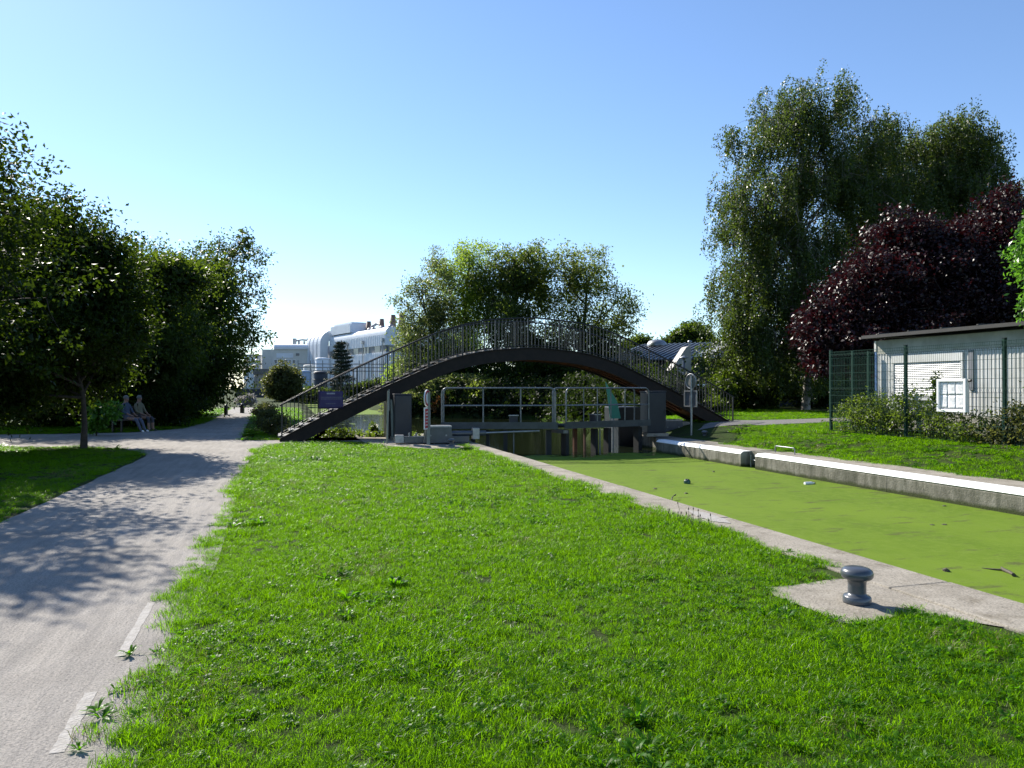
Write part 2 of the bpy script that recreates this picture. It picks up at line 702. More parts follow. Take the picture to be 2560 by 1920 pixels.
path_right = [W(-4, -0.56), W(4, -0.58), W(10, -0.68), W(16.5, -0.82), gnd(257, 450), gnd(270, 445.5), gnd(290, 442.6), gnd(340, 442.2), gnd(392, 442.5),
              W(22.75, 3.6), W(22.95, 0.5), gnd(283, 440.5), gnd(241, 441), gnd(243, 434), gnd(247, 425), gnd(251, 416), gnd(256, 409.5), gnd(258, 407),
              gnd(230, 406.5), gnd(231, 409), gnd(221, 414.7), gnd(208, 422.5), gnd(182, 429), gnd(130, 433), gnd(60, 434.3), gnd(0, 435), gnd(-300, 437.5),
              gnd(-300, 449), gnd(0, 447), gnd(80, 447), gnd(120, 449), gnd(140, 452.5), gnd(147, 456.5), gnd(140, 459.5), W(14, -3.2), W(8, -3.3), W(-4, -3.3)]
po, path_pts = sheet('gravel_path', path_right, 0.012, gravel)
struct(po)
PATH_POLY = np.array([(p.x, p.y) for p in path_pts])


def in_poly(P, poly):
    x, y = P[:, 0], P[:, 1]
    inside = np.zeros(len(P), bool)
    j = len(poly) - 1
    for i in range(len(poly)):
        xi, yi, xj, yj = poly[i, 0], poly[i, 1], poly[j, 0], poly[j, 1]
        c = ((yi > y) != (yj > y)) & (x < (xj - xi) * (y - yi) / (yj - yi + 1e-12) + xi)
        inside ^= c
        j = i
    return inside


# small path on the right bank
rp_z = lambda u, v: terrain(u, v) + 0.015
rpts = [gnd(697, 427.5, 0.3), gnd(760, 425.5, 0.40), gnd(830, 422.5, 0.4), gnd(940, 419, 0.4), gnd(940, 415, 0.4), gnd(830, 418.5, 0.4), gnd(760, 420.5, 0.4), gnd(733, 422, 0.35)]
grey_gravel = M('grey_gravel', (0.22, 0.21, 0.20), (0.14, 0.135, 0.13), 0.95, scale=30, detail=5, bump=0.5, bscale=50, spec=0.1)
rpo, RP = sheet('side_path', rpts, rp_z, grey_gravel, 0.3, 0.12, 4.0)
struct(rpo)
RPATH_POLY = np.array([(p.x, p.y) for p in RP])

# ------------------------------------------------------------------ lock walls and quays
wl = MB()
LW = 0.60
wall_mat = wall_material()
# left wall in cast lengths with thin joints, worn edge
ulen = [-8.0, -4.9, -1.6, 1.6, 4.75, 7.9, 11.0, 14.2, 17.3, 20.2, 25.6]
left_quay = struct(link('lock_wall_left', None, None, (0, 0, 0), TH))
for i in range(len(ulen) - 1):
    a, b = ulen[i] + 0.006, ulen[i + 1] - 0.006
    q = MB().box(5.16 - LW, 5.16, a, b, -1.6, 0.02 + 0.004 * (i % 2), bev=0.012)
    q.build('coping_slab', concrete, left_quay)
MB().box(4.2, 5.14, -8, 25.6, -1.6, -0.05).build('wall_core', old_concrete, left_quay)
# bollard pad
pad_pts = [W(5.05, 4.575), gnd(836, 580), gnd(800, 585), gnd(766, 588), gnd(774, 596), gnd(812, 611), gnd(838, 623), gnd(856, 625), gnd(884, 620), gnd(912, 613), W(3.75, 4.575)]
pp_, PADP = sheet('bollard_pad', pad_pts, 0.009, concrete, 0.08, 0.02, 2.0)
struct(pp_)
PAD_POLY = np.array([(p.x, p.y) for p in PADP])
# quay pad by the gate
gp_pts = [W(19.25, 4.57), W(18.75, 4.2), W(19.1, 3.4), W(20.2, 2.6), W(21.0, 2.2), W(21.8, 2.1), W(25.5, 2.0), W(25.5, 4.56)]
gp_, GPADP = sheet('gate_pad', gp_pts, 0.026, concrete, 0.15, 0.08, 3.0)
struct(gp_)
GPAD_POLY = np.array([(p.x, p.y) for p in GPADP])

right_quay = struct(link('lock_wall_right', None, None, (0, 0, 0), TH))
prof = [(10.88, -1.6), (10.88, -0.10), (10.905, -0.03), (10.96, 0.004), (11.75, 0.012), (11.75, -1.6)]
REC0, REC1 = 15.55, 16.15                      # ladder recess


def wall_len(u0, u1, name):
    m = MB()
    m.prism([(p[0], p[1]) for p in prof], 1, u0, u1)
    return m.build(name, wall_mat, right_quay)


for a, b in ((-8, -1.5), (-1.49, 3.0), (3.01, 7.2), (7.21, 11.4), (11.41, REC0), (REC1, 20.6)):
    wall_len(a, b, 'wall_length')
    # white painted edge: over the lip and a little down the face
    e = MB()
    pr = [(10.877, -0.055), (10.877, -0.10), (10.902, -0.028), (10.958, 0.0075), (11.16, 0.0105), (11.16, 0.006), (10.96, 0.001)]
    pr = [(10.872, -0.06), (10.899, -0.026), (10.957, 0.009), (11.17, 0.012), (11.17, 0.003), (10.97, 0.0), (10.91, -0.035), (10.884, -0.07)]
    e.prism(pr, 1, a, b)
    e.build('white_edge', white_paint, right_quay)
    t = MB().box(11.172, 11.9, a + 0.004, b - 0.004, -0.2, 0.0155)
    t.build('quay_slab', concrete, right_quay)
# recess back and the wall beyond
MB().box(11.2, 11.72, REC0 + 0.003, REC1 - 0.003, -1.6, 0.008).build('recess_back', wall_mat, right_quay)
# gate recess: skewed end of wall and the wall behind it
m = MB()
m.prism([(10.88, 20.61), (11.35, 21.5), (11.35, 25.6), (12.9, 25.6), (12.9, 20.61)], 2, -1.6, 0.010)
m.build('gate_recess', wall_mat, right_quay)
m = MB()
m.prism([(11.9, 18.6), (12.75, 18.9), (13.1, 20.0), (13.2, 20.6), (11.9, 20.6)], 2, -0.2, 0.0145)
m.build('quay_slab', concrete, right_quay)


# ------------------------------------------------------------------ scattering (grass)
def tuft_mesh(name, mat, n, rad, hmin, hmax, wid, lean, seed, kind='grass'):
    r = np.random.default_rng(seed)
    V, F, T = [], [], []
    for i in range(n):
        a = r.uniform(0, 2 * math.pi)
        rr = rad * math.sqrt(r.uniform(0, 1))
        bx, by = rr * math.cos(a), rr * math.sin(a)
        d = r.uniform(0, 2 * math.pi)
        h = r.uniform(hmin, hmax)
        tint = r.uniform(0, 1)
        o = len(V)
        if kind == 'grass':
            ln = r.uniform(0.25, lean) * h
            dx, dy = math.cos(d), math.sin(d)
            f = r.uniform(0, 2 * math.pi)
            sx, sy = math.cos(f) * wid / 2, math.sin(f) * wid / 2
            V += [(bx - sx, by - sy, -0.01), (bx + sx, by + sy, -0.01),
                  (bx + dx * ln * 0.35 - sx * .9, by + dy * ln * 0.35 - sy * .9, h * 0.6), (bx + dx * ln * 0.35 + sx * .9, by + dy * ln * 0.35 + sy * .9, h * 0.6),
                  (bx + dx * ln, by + dy * ln, h * r.uniform(0.75, 1.0))]
            F += [(o, o + 1, o + 3, o + 2), (o + 2, o + 3, o + 4)]
            T += [tint] * 5
        else:                                   # broad leaf, arching out of a rosette
            d = a
            dx, dy = math.cos(d), math.sin(d)
            px, py = -dy, dx
            L = h
            el = r.uniform(0.15, 0.75)
            w = wid * r.uniform(0.7, 1.2)
            tw = r.uniform(-0.4, 0.4)
            pts = []
            for s, ww, zz in ((0.0, .25, 0.0), (0.45, 1.0, 0.75), (0.8, 0.8, 0.95), (1.0, 0.0, 0.8)):
                cx, cy, cz = bx * .3 + dx * L * s * math.cos(el), by * .3 + dy * L * s * math.cos(el), 0.005 + L * zz * math.sin(el)
                pts.append((cx, cy, cz, ww * w / 2))
            for cx, cy, cz, ww in pts[:3]:
                V += [(cx - px * ww, cy - py * ww, cz + ww * tw), (cx + px * ww, cy + py * ww, cz - ww * tw)]
            V.append(pts[3][:3])
            F += [(o, o + 1, o + 3, o + 2), (o + 2, o + 3, o + 5, o + 4), (o + 4, o + 5, o + 6)]
            T += [tint] * 7
    me = bpy.data.meshes.new(name)
    me.from_pydata(V, [], F)
    me.materials.append(mat)
    at_ = me.attributes.new('tint', 'FLOAT', 'POINT')
    at_.data.foreach_set('value', T)
    me.polygons.foreach_set('use_smooth', [True] * len(F))
    return me


grass_leaf = LEAF('grass_blade', (0.074, 0.162, 0.002), (0.040, 0.105, 0.002), 0.50, (0.29, 0.58, 0.003), rough=0.36, spec=0.14, objrand=True)
weed_leaf = LEAF('weed_leaf', (0.052, 0.145, 0.003), (0.030, 0.098, 0.002), 0.46, (0.20, 0.50, 0.004), rough=0.42, spec=0.16, objrand=True)
dry_blade = LEAF('dry_blade', (0.22, 0.20, 0.07), (0.14, 0.15, 0.05), 0.3, (0.30, 0.28, 0.08), rough=0.5, objrand=True)
tufts = bpy.data.collections.new('tuft_sources')
src = []
for i in range(5):
    src.append(tuft_mesh('t%02d' % i, grass_leaf, 64, 0.095, 0.018, 0.052, 0.0036, 2.2, 30 + i))
for i in range(3):
    src.append(tuft_mesh('t%02d' % (5 + i), weed_leaf, 15, 0.06, 0.025, 0.065, 0.015, 1.0, 60 + i, 'weed'))
for i in range(2):
    src.append(tuft_mesh('t%02d' % (8 + i), weed_leaf, 18, 0.05, 0.07, 0.13, 0.022, 1.0, 70 + i, 'weed'))
src.append(tuft_mesh('t10', dry_blade, 14, 0.08, 0.03, 0.08, 0.0035, 1.6, 80))
for i in range(3):
    src.append(tuft_mesh('t%02d' % (11 + i), grass_leaf, 34, 0.09, 0.04, 0.095, 0.0042, 1.5, 90 + i))
for me in src:
    tufts.objects.link(bpy.data.objects.new(me.name, me))

ng = bpy.data.node_groups.new('scatter', 'GeometryNodeTree')
ng.interface.new_socket('Geometry', in_out='INPUT', socket_type='NodeSocketGeometry')
ng.interface.new_socket('Geometry', in_out='OUTPUT', socket_type='NodeSocketGeometry')
gi, go = ng.nodes.new('NodeGroupInput'), ng.nodes.new('NodeGroupOutput')
ci = ng.nodes.new('GeometryNodeCollectionInfo')
ci.inputs['Collection'].default_value = tufts
ci.inputs['Separate Children'].default_value = True
ci.inputs['Reset Children'].default_value = True
ip = ng.nodes.new('GeometryNodeInstanceOnPoints')
ip.inputs['Pick Instance'].default_value = True


def nattr(nm, ty):
    n = ng.nodes.new('GeometryNodeInputNamedAttribute')
    n.data_type = ty
    n.inputs['Name'].default_value = nm
    return n.outputs['Attribute']


ng.links.new(gi.outputs[0], ip.inputs['Points'])
ng.links.new(ci.outputs[0], ip.inputs['Instance'])
ng.links.new(nattr('idx', 'INT'), ip.inputs['Instance Index'])
ng.links.new(nattr('rot', 'FLOAT_VECTOR'), ip.inputs['Rotation'])
ng.links.new(nattr('scl', 'FLOAT_VECTOR'), ip.inputs['Scale'])
ng.links.new(ip.outputs[0], go.inputs[0])


def scatter(name, P, idx, scl, label):
    n = len(P)
    me = bpy.data.meshes.new(name)
    me.vertices.add(n)
    me.vertices.foreach_set('co', np.asarray(P, np.float32).ravel())
    a = me.attributes.new('idx', 'INT', 'POINT')
    a.data.foreach_set('value', np.asarray(idx, np.int32))
    a = me.attributes.new('rot', 'FLOAT_VECTOR', 'POINT')
    rr = np.zeros((n, 3), np.float32)
    rr[:, 2] = rng.uniform(0, 2 * math.pi, n)
    rr[:, :2] = rng.normal(0, 0.12, (n, 2))
    a.data.foreach_set('vector', rr.ravel())
    a = me.attributes.new('scl', 'FLOAT_VECTOR', 'POINT')
    a.data.foreach_set('vector', np.asarray(scl, np.float32).ravel())
    o = link(name, me)
    md = o.modifiers.new('scatter', 'NODES')
    md.node_group = ng
    tag(o, label, 'grass', None, 'stuff')
    return o


def nz(x, y, s, k=0.0):
    return np.array([mnoise.noise(Vector((a * s, b * s, k))) for a, b in zip(x, y)])


terr_v = np.vectorize(terrain)


def lawn_points(u0, u1, v0, v1, dens_fn, keep_fn):
    area = (u1 - u0) * (v1 - v0)
    dmax = 300
    n = int(area * dmax)
    u = rng.uniform(u0, u1, n)
    v = rng.uniform(v0, v1, n)
    X, Y = CS * v - SN * u, SN * v + CS * u
    vis = (Y > 2.2) & (np.abs(X) < 0.80 * Y + 1.0)
    u, v, X, Y = u[vis], v[vis], X[vis], Y[vis]
    d = np.sqrt(X * X + Y * Y)
    k = rng.uniform(0, dmax, len(d)) < dens_fn(d)
    u, v, X, Y, d = u[k], v[k], X[k], Y[k], d[k]
    k = keep_fn(u, v, X, Y)
    return u[k], v[k], X[k], Y[k], d[k]


def dens(d):
    return np.where(d < 6, 280, np.where(d < 10, 280 - (d - 6) * 44, np.where(d < 22, 102 - (d - 10) * 4, 45)))


def keep_main(u, v, X, Y):
    e = nz(u, v, 1.5) * 0.16 + nz(u, v, 5.0, 3.0) * 0.06
    eg = -0.76 - 0.010 * u + np.where(u < 5.5, 1.0, 0.45) * (0.15 * nz(u, v * 0.3, 1.1, 41.0) + 0.09 * nz(u, v * 0.3, 4.0, 43.0))
    ramp_ = np.clip((v - (eg - 0.05)) / 0.22, 0, 1)
    k = (rng.uniform(0, 1, len(u)) < 0.02 + 0.98 * ramp_) & (v > eg - 0.18) & (v < 4.64 + e * 0.9 - 0.32 * ((u > 3.55) & (u < 5.4)))
    P = np.stack([X, Y], 1) + rng.normal(0, 0.035, (len(u), 2))
    k &= (~in_poly(P, PATH_POLY) | (u < 15.5)) & ~in_poly(P, PAD_POLY) & ~in_poly(P, GPAD_POLY)
    k &= u < 22.4
    return k


def classify(u, v, X, Y, d, weedy):
    n = len(u)
    idx = rng.integers(0, 5, n)
    r = rng.uniform(0, 1, n)
    w = nz(u, v, 0.55, 7.0) + 0.6 * nz(u, v, 1.9, 2.0)
    pw = np.clip(0.10 + weedy + 0.9 * (w - 0.05), 0.02, 0.8)
    idx = np.where(r < pw * 0.75, rng.integers(5, 8, n), idx)
    big = nz(u, v, 1.1, 17.0)
    idx = np.where((big > 0.50) & (r < 0.14), rng.integers(8, 10, n), idx)
    dry = nz(u, v, 0.9, 33.0)
    idx = np.where((dry > 0.28) & (r > 0.62), 10, idx)
    tall = nz(u, v, 0.8, 51.0)
    idx = np.where((tall > 0.25) & (r > 0.80), rng.integers(11, 14, n), idx)
    return idx


def scales(d, u, v):
    s = (0.80 + 0.35 * nz(u, v, 0.7, 5.0)) * rng.uniform(0.75, 1.25, len(d))
    wide = np.where(d < 7, 1.0, np.minimum(1.0 + (d - 7) * 0.075, 2.2))
    return np.stack([s * wide, s * wide, s * np.minimum(wide, 1.15)], 1)


u, v, X, Y, d = lawn_points(0.5, 23, -1.2, 5.2, dens, keep_main)
idx = classify(u, v, X, Y, d, 0.12 * np.clip(v / 4, 0, 1) + 0.08 * (u < 6) + 0.28 * np.clip((v - 0.8) / 2.5, 0, 1) * np.clip((7.5 - u) / 3, 0, 1))
edge = (v > 4.35) | (v < -0.6)
idx = np.where(edge & (rng.uniform(0, 1, len(u)) < 0.4), rng.integers(11, 14, len(u)), idx)
sc_ = scales(d, u, v)
ex = idx >= 5                                 # weeds grow among grass, not instead of it
X, Y, idx, sc_ = np.concatenate([X, X[ex] + 0.02]), np.concatenate([Y, Y[ex] + 0.02]), np.concatenate([idx, rng.integers(0, 5, ex.sum())]), np.concatenate([sc_, sc_[ex]])
scatter('lawn_grass', np.stack([X, Y, np.full(len(X), 0.006)], 1), idx, sc_, 'sunlit bright green lawn between the gravel path and the lock')


def keep_right(u, v, X, Y):
    e = nz(u, v, 1.3) * 0.22 + nz(u, v, 5.0, 3.0) * 0.08
    lim = np.where(u > 18.5, 12.6 + np.clip(u - 18.5, 0, 3) * 0.35, 11.78)
    k = (v > lim + e)
    k &= ~in_poly(np.stack([X, Y], 1), RPATH_POLY)
    k &= (v < 15.4) | (u > 18.0)
    return k


u, v, X, Y, d = lawn_points(3, 45, 11.4, 26, lambda d: np.where(d < 13, 110, np.where(d < 24, 75, 22)), keep_right)
idx = classify(u, v, X, Y, d, 0.10)
sc_ = scales(d, u, v)
scatter('bank_grass', np.stack([X, Y, terr_v(u, v)], 1), idx, sc_, 'mown grass bank between the white lock edge and the wire fence')


def keep_left(u, v, X, Y):
    P = np.stack([X, Y], 1)
    return ~in_poly(P, PATH_POLY) & ((v < shore_l(u) - 0.2))


shore_l = np.vectorize(lambda u: 0.9 if u > 23.4 else -3.1)
u, v, X, Y, d = lawn_points(6, 34, -16, 1.0, lambda d: np.where(d < 14, 80, np.where(d < 25, 45, 22)), keep_left)
idx = classify(u, v, X, Y, d, 0.0)
scatter('verge_grass', np.stack([X, Y, np.zeros(len(u))], 1), idx, scales(d, u, v), 'shaded grass under the trees left of the path')
u, v, X, Y, d = lawn_points(33, 62, -12, 1.2, lambda d: 11, keep_left)
idx = classify(u, v, X, Y, d, 0.0)
sc_ = scales(d, u, v) * 1.3
scatter('far_verge_grass', np.stack([X, Y, terr_v(u, v)], 1), idx, sc_, 'bright grass beside the far end of the path by the basin')


# ------------------------------------------------------------------ foliage
def leaf_mesh(name, P, axis_, size, mat, aspect=0.55, fold=0.18):
    n = len(P)
    axis_ = axis_ / (np.linalg.norm(axis_, axis=1, keepdims=True) + 1e-9)
    rnd = rng.normal(0, 1, (n, 3))
    b = np.cross(axis_, rnd)
    b /= (np.linalg.norm(b, axis=1, keepdims=True) + 1e-9)
    nn = np.cross(axis_, b)
    s = size[:, None]
    V = np.empty((n, 4, 3), np.float32)
    V[:, 0] = P
    V[:, 1] = P + axis_ * s * 0.5 + b * s * aspect * 0.5 + nn * s * fold
    V[:, 2] = P + axis_ * s
    V[:, 3] = P + axis_ * s * 0.5 - b * s * aspect * 0.5 + nn * s * fold
    me = bpy.data.meshes.new(name)
    me.vertices.add(4 * n)
    me.vertices.foreach_set('co', V.reshape(-1))
    me.loops.add(4 * n)
    me.loops.foreach_set('vertex_index', np.arange(4 * n, dtype=np.int32))
    me.polygons.add(n)
    me.polygons.foreach_set('loop_start', np.arange(0, 4 * n, 4, dtype=np.int32))
    me.update(calc_edges=True)
    a = me.attributes.new('tint', 'FLOAT', 'POINT')
    a.data.foreach_set('value', np.repeat(rng.uniform(0, 1, n).astype(np.float32), 4))
    me.materials.append(mat)
    return me


def blob_points(blobs, n, shell=0.55):
    """points inside a set of ellipsoids, biased to their shells"""
    vol = np.array([b[3] * b[4] * b[5] for b in blobs]) ** 0.75
    pick = rng.choice(len(blobs), n, p=vol / vol.sum())
    B = np.array(blobs, float)
    d = rng.normal(0, 1, (n, 3))
    d /= np.linalg.norm(d, axis=1, keepdims=True)
    r = rng.uniform(shell ** 3, 1.0, n) ** (1 / 3)
    # lumpy shell
    lump = np.array([mnoise.noise(Vector((a[0] * 2.1 + i * 3.7, a[1] * 2.1, a[2] * 2.1))) for a, i in zip(d, pick)])
    r = r * (1.0 + 0.38 * lump)
    P = B[pick, :3] + d * r[:, None] * B[pick, 3:6]
    return P, d


def lumpy(blobs, per=5, lo=0.22, hi=0.45):
    """add small side lobes so that the outline is uneven"""
    out = list(blobs)
    for b in blobs:
        for k in range(per):
            d = Vector((random.gauss(0, 1), random.gauss(0, 1), random.gauss(0.25, 0.9))).normalized()
            s = random.uniform(lo, hi)
            q = random.uniform(0.78, 1.12)
            out.append((b[0] + d.x * b[3] * q, b[1] + d.y * b[4] * q, b[2] + d.z * b[5] * q, b[3] * s, b[4] * s, b[5] * s * random.uniform(0.7, 1.3)))
    return out


def limb(m, a, b, r0, r1, wob, n=5, sides=5):
    a, b = Vector(a), Vector(b)
    pts, rad = [], []
    L = (b - a).length
    sag = Vector((random.uniform(-1, 1), random.uniform(-1, 1), random.uniform(-0.2, 1))) * L * wob
    for i in range(n + 1):
        t = i / n
        p = a.lerp(b, t) + sag * math.sin(math.pi * t) + Vector((random.uniform(-1, 1), random.uniform(-1, 1), random.uniform(-1, 1))) * L * 0.02 * (0 < i < n)
        pts.append(p)
        rad.append(r0 + (r1 - r0) * t)
    m.tube(pts, rad, sides, cap=False)
    return pts


def tree(name, label, cat, base, tr, blobs, nclump, per, clump_r, lsize, lmat, bmat=None, fork=0.35, shell=0.5, droop=0.3, twigs=0.35,
         group=None, limbs=None, aspect=0.55, zmin=None, lean=0.0, rand_axis=0.8, dens_k=1.5, core=0.3, lobes=True, multi=False):
    """trunk with limbs to every blob, twigs to clumps, clumps of single leaves"""
    base = Vector(base)
    bmat = bmat or bark
    root = thing(name, label, cat, base, 0, group)
    top = max(b[2] + b[5] * 0.3 for b in blobs)
    cx = sum(b[0] for b in blobs) / len(blobs)
    cy = sum(b[1] for b in blobs) / len(blobs)
    m = MB()
    H = top - base.z
    pts, rad = [], []
    for i in range(9):
        t = i / 8
        k = sstep(0.2, 1.0, t) * 0.8
        p = Vector((base.x + (cx - base.x) * k + 0.02 * H * math.sin(5 * t + base.x) + lean * t, base.y + (cy - base.y) * k + 0.02 * H * math.sin(4 * t + base.y), base.z + H * t - (0.12 if i == 0 else 0)))
        pts.append(p)
        rad.append(tr * (1.35 if i == 0 else 1.0) * (1 - 0.88 * t))
    if not multi:
        m.tube(pts, rad, 10, cap=False)

    def on_trunk(t):
        i = min(7, int(t * 8))
        return pts[i].lerp(pts[i + 1], t * 8 - i)
    ends = []
    for b in blobs:
        c = Vector(b[:3])
        t0 = min(0.92, max(fork, (c.z - base.z) / H - 0.25))
        st_ = on_trunk(t0)
        if multi:
            uu_, vv_ = UV(c.x, c.y)
            st_ = Vector((c.x + random.uniform(-.1, .1), c.y + random.uniform(-.1, .1), max(-0.5, terrain(uu_, vv_)) - 0.05))
        lp = limb(m, st_, c, tr * (1 - 0.85 * t0) * 0.75, tr * 0.12, 0.08, 6)
        ends += lp[3:]
        for k in range(5):
            d = Vector((random.gauss(0, 1), random.gauss(0, 1), random.gauss(0.3, 0.8))).normalized()
            e = c + Vector((d.x * b[3], d.y * b[4], d.z * b[5])) * 0.75
            lp2 = limb(m, lp[random.choice((3, 4, 5))], e, tr * 0.16, tr * 0.03, 0.10, 5, 4)
            ends += lp2[2:]
    P, D = blob_points(lumpy(blobs) if lobes else blobs, nclump, shell)
    if zmin is not None:
        k = P[:, 2] > zmin
        P, D = P[k], D[k]
    E = np.array([(e.x, e.y, e.z) for e in ends])
    for i in range(int(len(P) * twigs)):
        j = int(np.argmin(((E - P[i]) ** 2).sum(1)))
        limb(m, E[j], P[i], tr * 0.035 + 0.004, 0.003, 0.08, 3, 3)
    m.v = [tuple(Vector(q) - base) for q in m.v]
    o = m.build('stems' if multi else 'trunk', bmat, root, fixn=False)
    if multi:
        o['kind'] = 'stuff'
    # leaves
    per = int(per * dens_k)
    lsize = lsize * 1.12
    nl = len(P) * per
    C = np.repeat(P, per, 0)
    Dd = np.repeat(D, per, 0)
    csz = np.repeat(rng.uniform(0.6, 1.3, len(P)), per)
    off = rng.normal(0, 1, (nl, 3)) * clump_r * csz[:, None]
    off[:, 2] *= 0.7
    LP = C + off
    if zmin is not None:
        LP[:, 2] = np.maximum(LP[:, 2], zmin * 0.6)
    ax = Dd * 0.5 + rng.normal(0, 1, (nl, 3)) * rand_axis
    ax[:, 2] -= droop
    sz = lsize * rng.uniform(0.6, 1.25, nl)
    # oversized inner leaves, added to block light through the heart of the crown
    ncore = int(nl * core * 0.35)
    if ncore:
        CP, CD = blob_points(blobs, ncore, 0.05)
        CB = np.array(blobs)[rng.integers(0, len(blobs), ncore)]
        CP = CB[:, :3] + CD * (rng.uniform(0, 0.62, ncore) ** 0.6)[:, None] * CB[:, 3:6]
        if zmin is not None:
            CP[:, 2] = np.maximum(CP[:, 2], zmin)
        LP = np.concatenate([LP, CP])
        ax = np.concatenate([ax, rng.normal(0, 1, (ncore, 3))])
        sz = np.concatenate([sz, lsize * rng.uniform(1.8, 2.8, ncore)])
    me = leaf_mesh(name + '_crown', LP - np.array(base), ax, sz, lmat, aspect)
    link('crown', me, root)
    return root


def px_blob(px, py, Y, rx, rz, ry):
    p = at(px, py, Y)
    k = Y / FPX
    return (p.x, p.y, p.z, rx * k, ry, rz * k)


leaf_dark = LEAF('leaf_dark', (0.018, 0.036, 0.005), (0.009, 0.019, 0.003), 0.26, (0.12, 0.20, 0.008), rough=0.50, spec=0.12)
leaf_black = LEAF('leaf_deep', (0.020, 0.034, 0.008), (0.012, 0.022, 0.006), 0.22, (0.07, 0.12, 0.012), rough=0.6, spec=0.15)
leaf_fence = LEAF('leaf_fence', (0.062, 0.100, 0.020), (0.034, 0.058, 0.012), 0.40, (0.26, 0.38, 0.03), rough=0.46, spec=0.35)
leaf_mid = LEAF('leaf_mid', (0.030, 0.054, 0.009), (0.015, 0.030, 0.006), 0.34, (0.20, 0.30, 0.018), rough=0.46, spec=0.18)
leaf_grey = LEAF('leaf_grey_green', (0.075, 0.100, 0.036), (0.045, 0.064, 0.024), 0.46, (0.30, 0.38, 0.08), rough=0.46, spec=0.35)
leaf_ash = LEAF('leaf_ash', (0.036, 0.056, 0.016), (0.020, 0.034, 0.010), 0.34, (0.15, 0.22, 0.03), rough=0.46, spec=0.3)
leaf_maple = LEAF('leaf_maple', (0.050, 0.078, 0.014), (0.026, 0.044, 0.009), 0.42, (0.26, 0.36, 0.03), rough=0.46, spec=0.35)
leaf_lime = LEAF('leaf_lime', (0.085, 0.130, 0.022), (0.055, 0.095, 0.018), 0.55, (0.42, 0.58, 0.05), rough=0.45, spec=0.2)
leaf_yellow = LEAF('leaf_yellow_green', (0.072, 0.100, 0.022), (0.040, 0.064, 0.015), 0.46, (0.34, 0.42, 0.05), rough=0.45, spec=0.2)
leaf_birch = LEAF('leaf_birch', (0.050, 0.078, 0.016), (0.024, 0.042, 0.010), 0.36, (0.18, 0.26, 0.022), rough=0.42, spec=0.3)
leaf_plum = LEAF('leaf_plum', (0.024, 0.009, 0.011), (0.011, 0.006, 0.007), 0.16, (0.10, 0.010, 0.014), rough=0.42, spec=0.3)
leaf_bright = LEAF('leaf_bright', (0.070, 0.170, 0.015), (0.045, 0.120, 0.012), 0.40, (0.20, 0.48, 0.03), rough=0.35)
leaf_bank = LEAF('leaf_bank_shrub', (0.150, 0.170, 0.060), (0.090, 0.115, 0.040), 0.42, (0.30, 0.36, 0.08), rough=0.55, spec=0.15)
leaf_orange = LEAF('leaf_orange', (0.30, 0.12, 0.03), (0.22, 0.09, 0.02), 0.3, (0.40, 0.16, 0.03), rough=0.5)
leaf_brown = LEAF('leaf_brown_green', (0.068, 0.076, 0.024), (0.036, 0.044, 0.015), 0.38, (0.24, 0.26, 0.05), rough=0.5, spec=0.3)
leaf_pine = LEAF('pine_needles', (0.030, 0.048, 0.026), (0.018, 0.030, 0.017), 0.1, (0.05, 0.08, 0.03), rough=0.5)

# --- trees left of the path, near to far
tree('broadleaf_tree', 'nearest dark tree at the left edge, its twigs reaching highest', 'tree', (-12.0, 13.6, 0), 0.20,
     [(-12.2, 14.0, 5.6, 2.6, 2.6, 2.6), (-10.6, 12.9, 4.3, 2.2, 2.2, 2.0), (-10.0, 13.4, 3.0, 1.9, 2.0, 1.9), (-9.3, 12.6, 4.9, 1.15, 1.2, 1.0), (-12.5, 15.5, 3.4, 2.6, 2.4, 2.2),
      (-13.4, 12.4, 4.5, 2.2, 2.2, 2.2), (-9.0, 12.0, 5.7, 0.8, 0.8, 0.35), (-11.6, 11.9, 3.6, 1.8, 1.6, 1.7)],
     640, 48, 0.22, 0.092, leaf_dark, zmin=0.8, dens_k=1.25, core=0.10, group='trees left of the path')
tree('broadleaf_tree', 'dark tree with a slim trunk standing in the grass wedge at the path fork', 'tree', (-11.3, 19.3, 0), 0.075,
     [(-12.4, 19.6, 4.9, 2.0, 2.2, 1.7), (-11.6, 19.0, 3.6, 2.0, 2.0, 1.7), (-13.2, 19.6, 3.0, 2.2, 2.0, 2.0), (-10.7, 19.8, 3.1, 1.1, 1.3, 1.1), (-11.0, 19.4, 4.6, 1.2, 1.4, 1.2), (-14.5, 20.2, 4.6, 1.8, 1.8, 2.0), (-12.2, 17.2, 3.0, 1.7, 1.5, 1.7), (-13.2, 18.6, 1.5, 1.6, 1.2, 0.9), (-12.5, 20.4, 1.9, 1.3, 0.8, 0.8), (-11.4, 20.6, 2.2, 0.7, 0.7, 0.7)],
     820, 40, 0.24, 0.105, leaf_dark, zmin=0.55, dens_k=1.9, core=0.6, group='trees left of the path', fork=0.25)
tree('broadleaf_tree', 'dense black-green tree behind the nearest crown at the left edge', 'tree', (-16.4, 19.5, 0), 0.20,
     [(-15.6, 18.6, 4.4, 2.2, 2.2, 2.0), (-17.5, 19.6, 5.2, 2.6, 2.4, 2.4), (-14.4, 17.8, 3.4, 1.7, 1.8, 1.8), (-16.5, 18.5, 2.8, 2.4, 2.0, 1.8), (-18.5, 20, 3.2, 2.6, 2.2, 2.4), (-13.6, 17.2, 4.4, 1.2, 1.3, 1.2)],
     600, 36, 0.28, 0.12, leaf_dark, zmin=0.7, dens_k=1.6, core=0.7, group='trees left of the path')
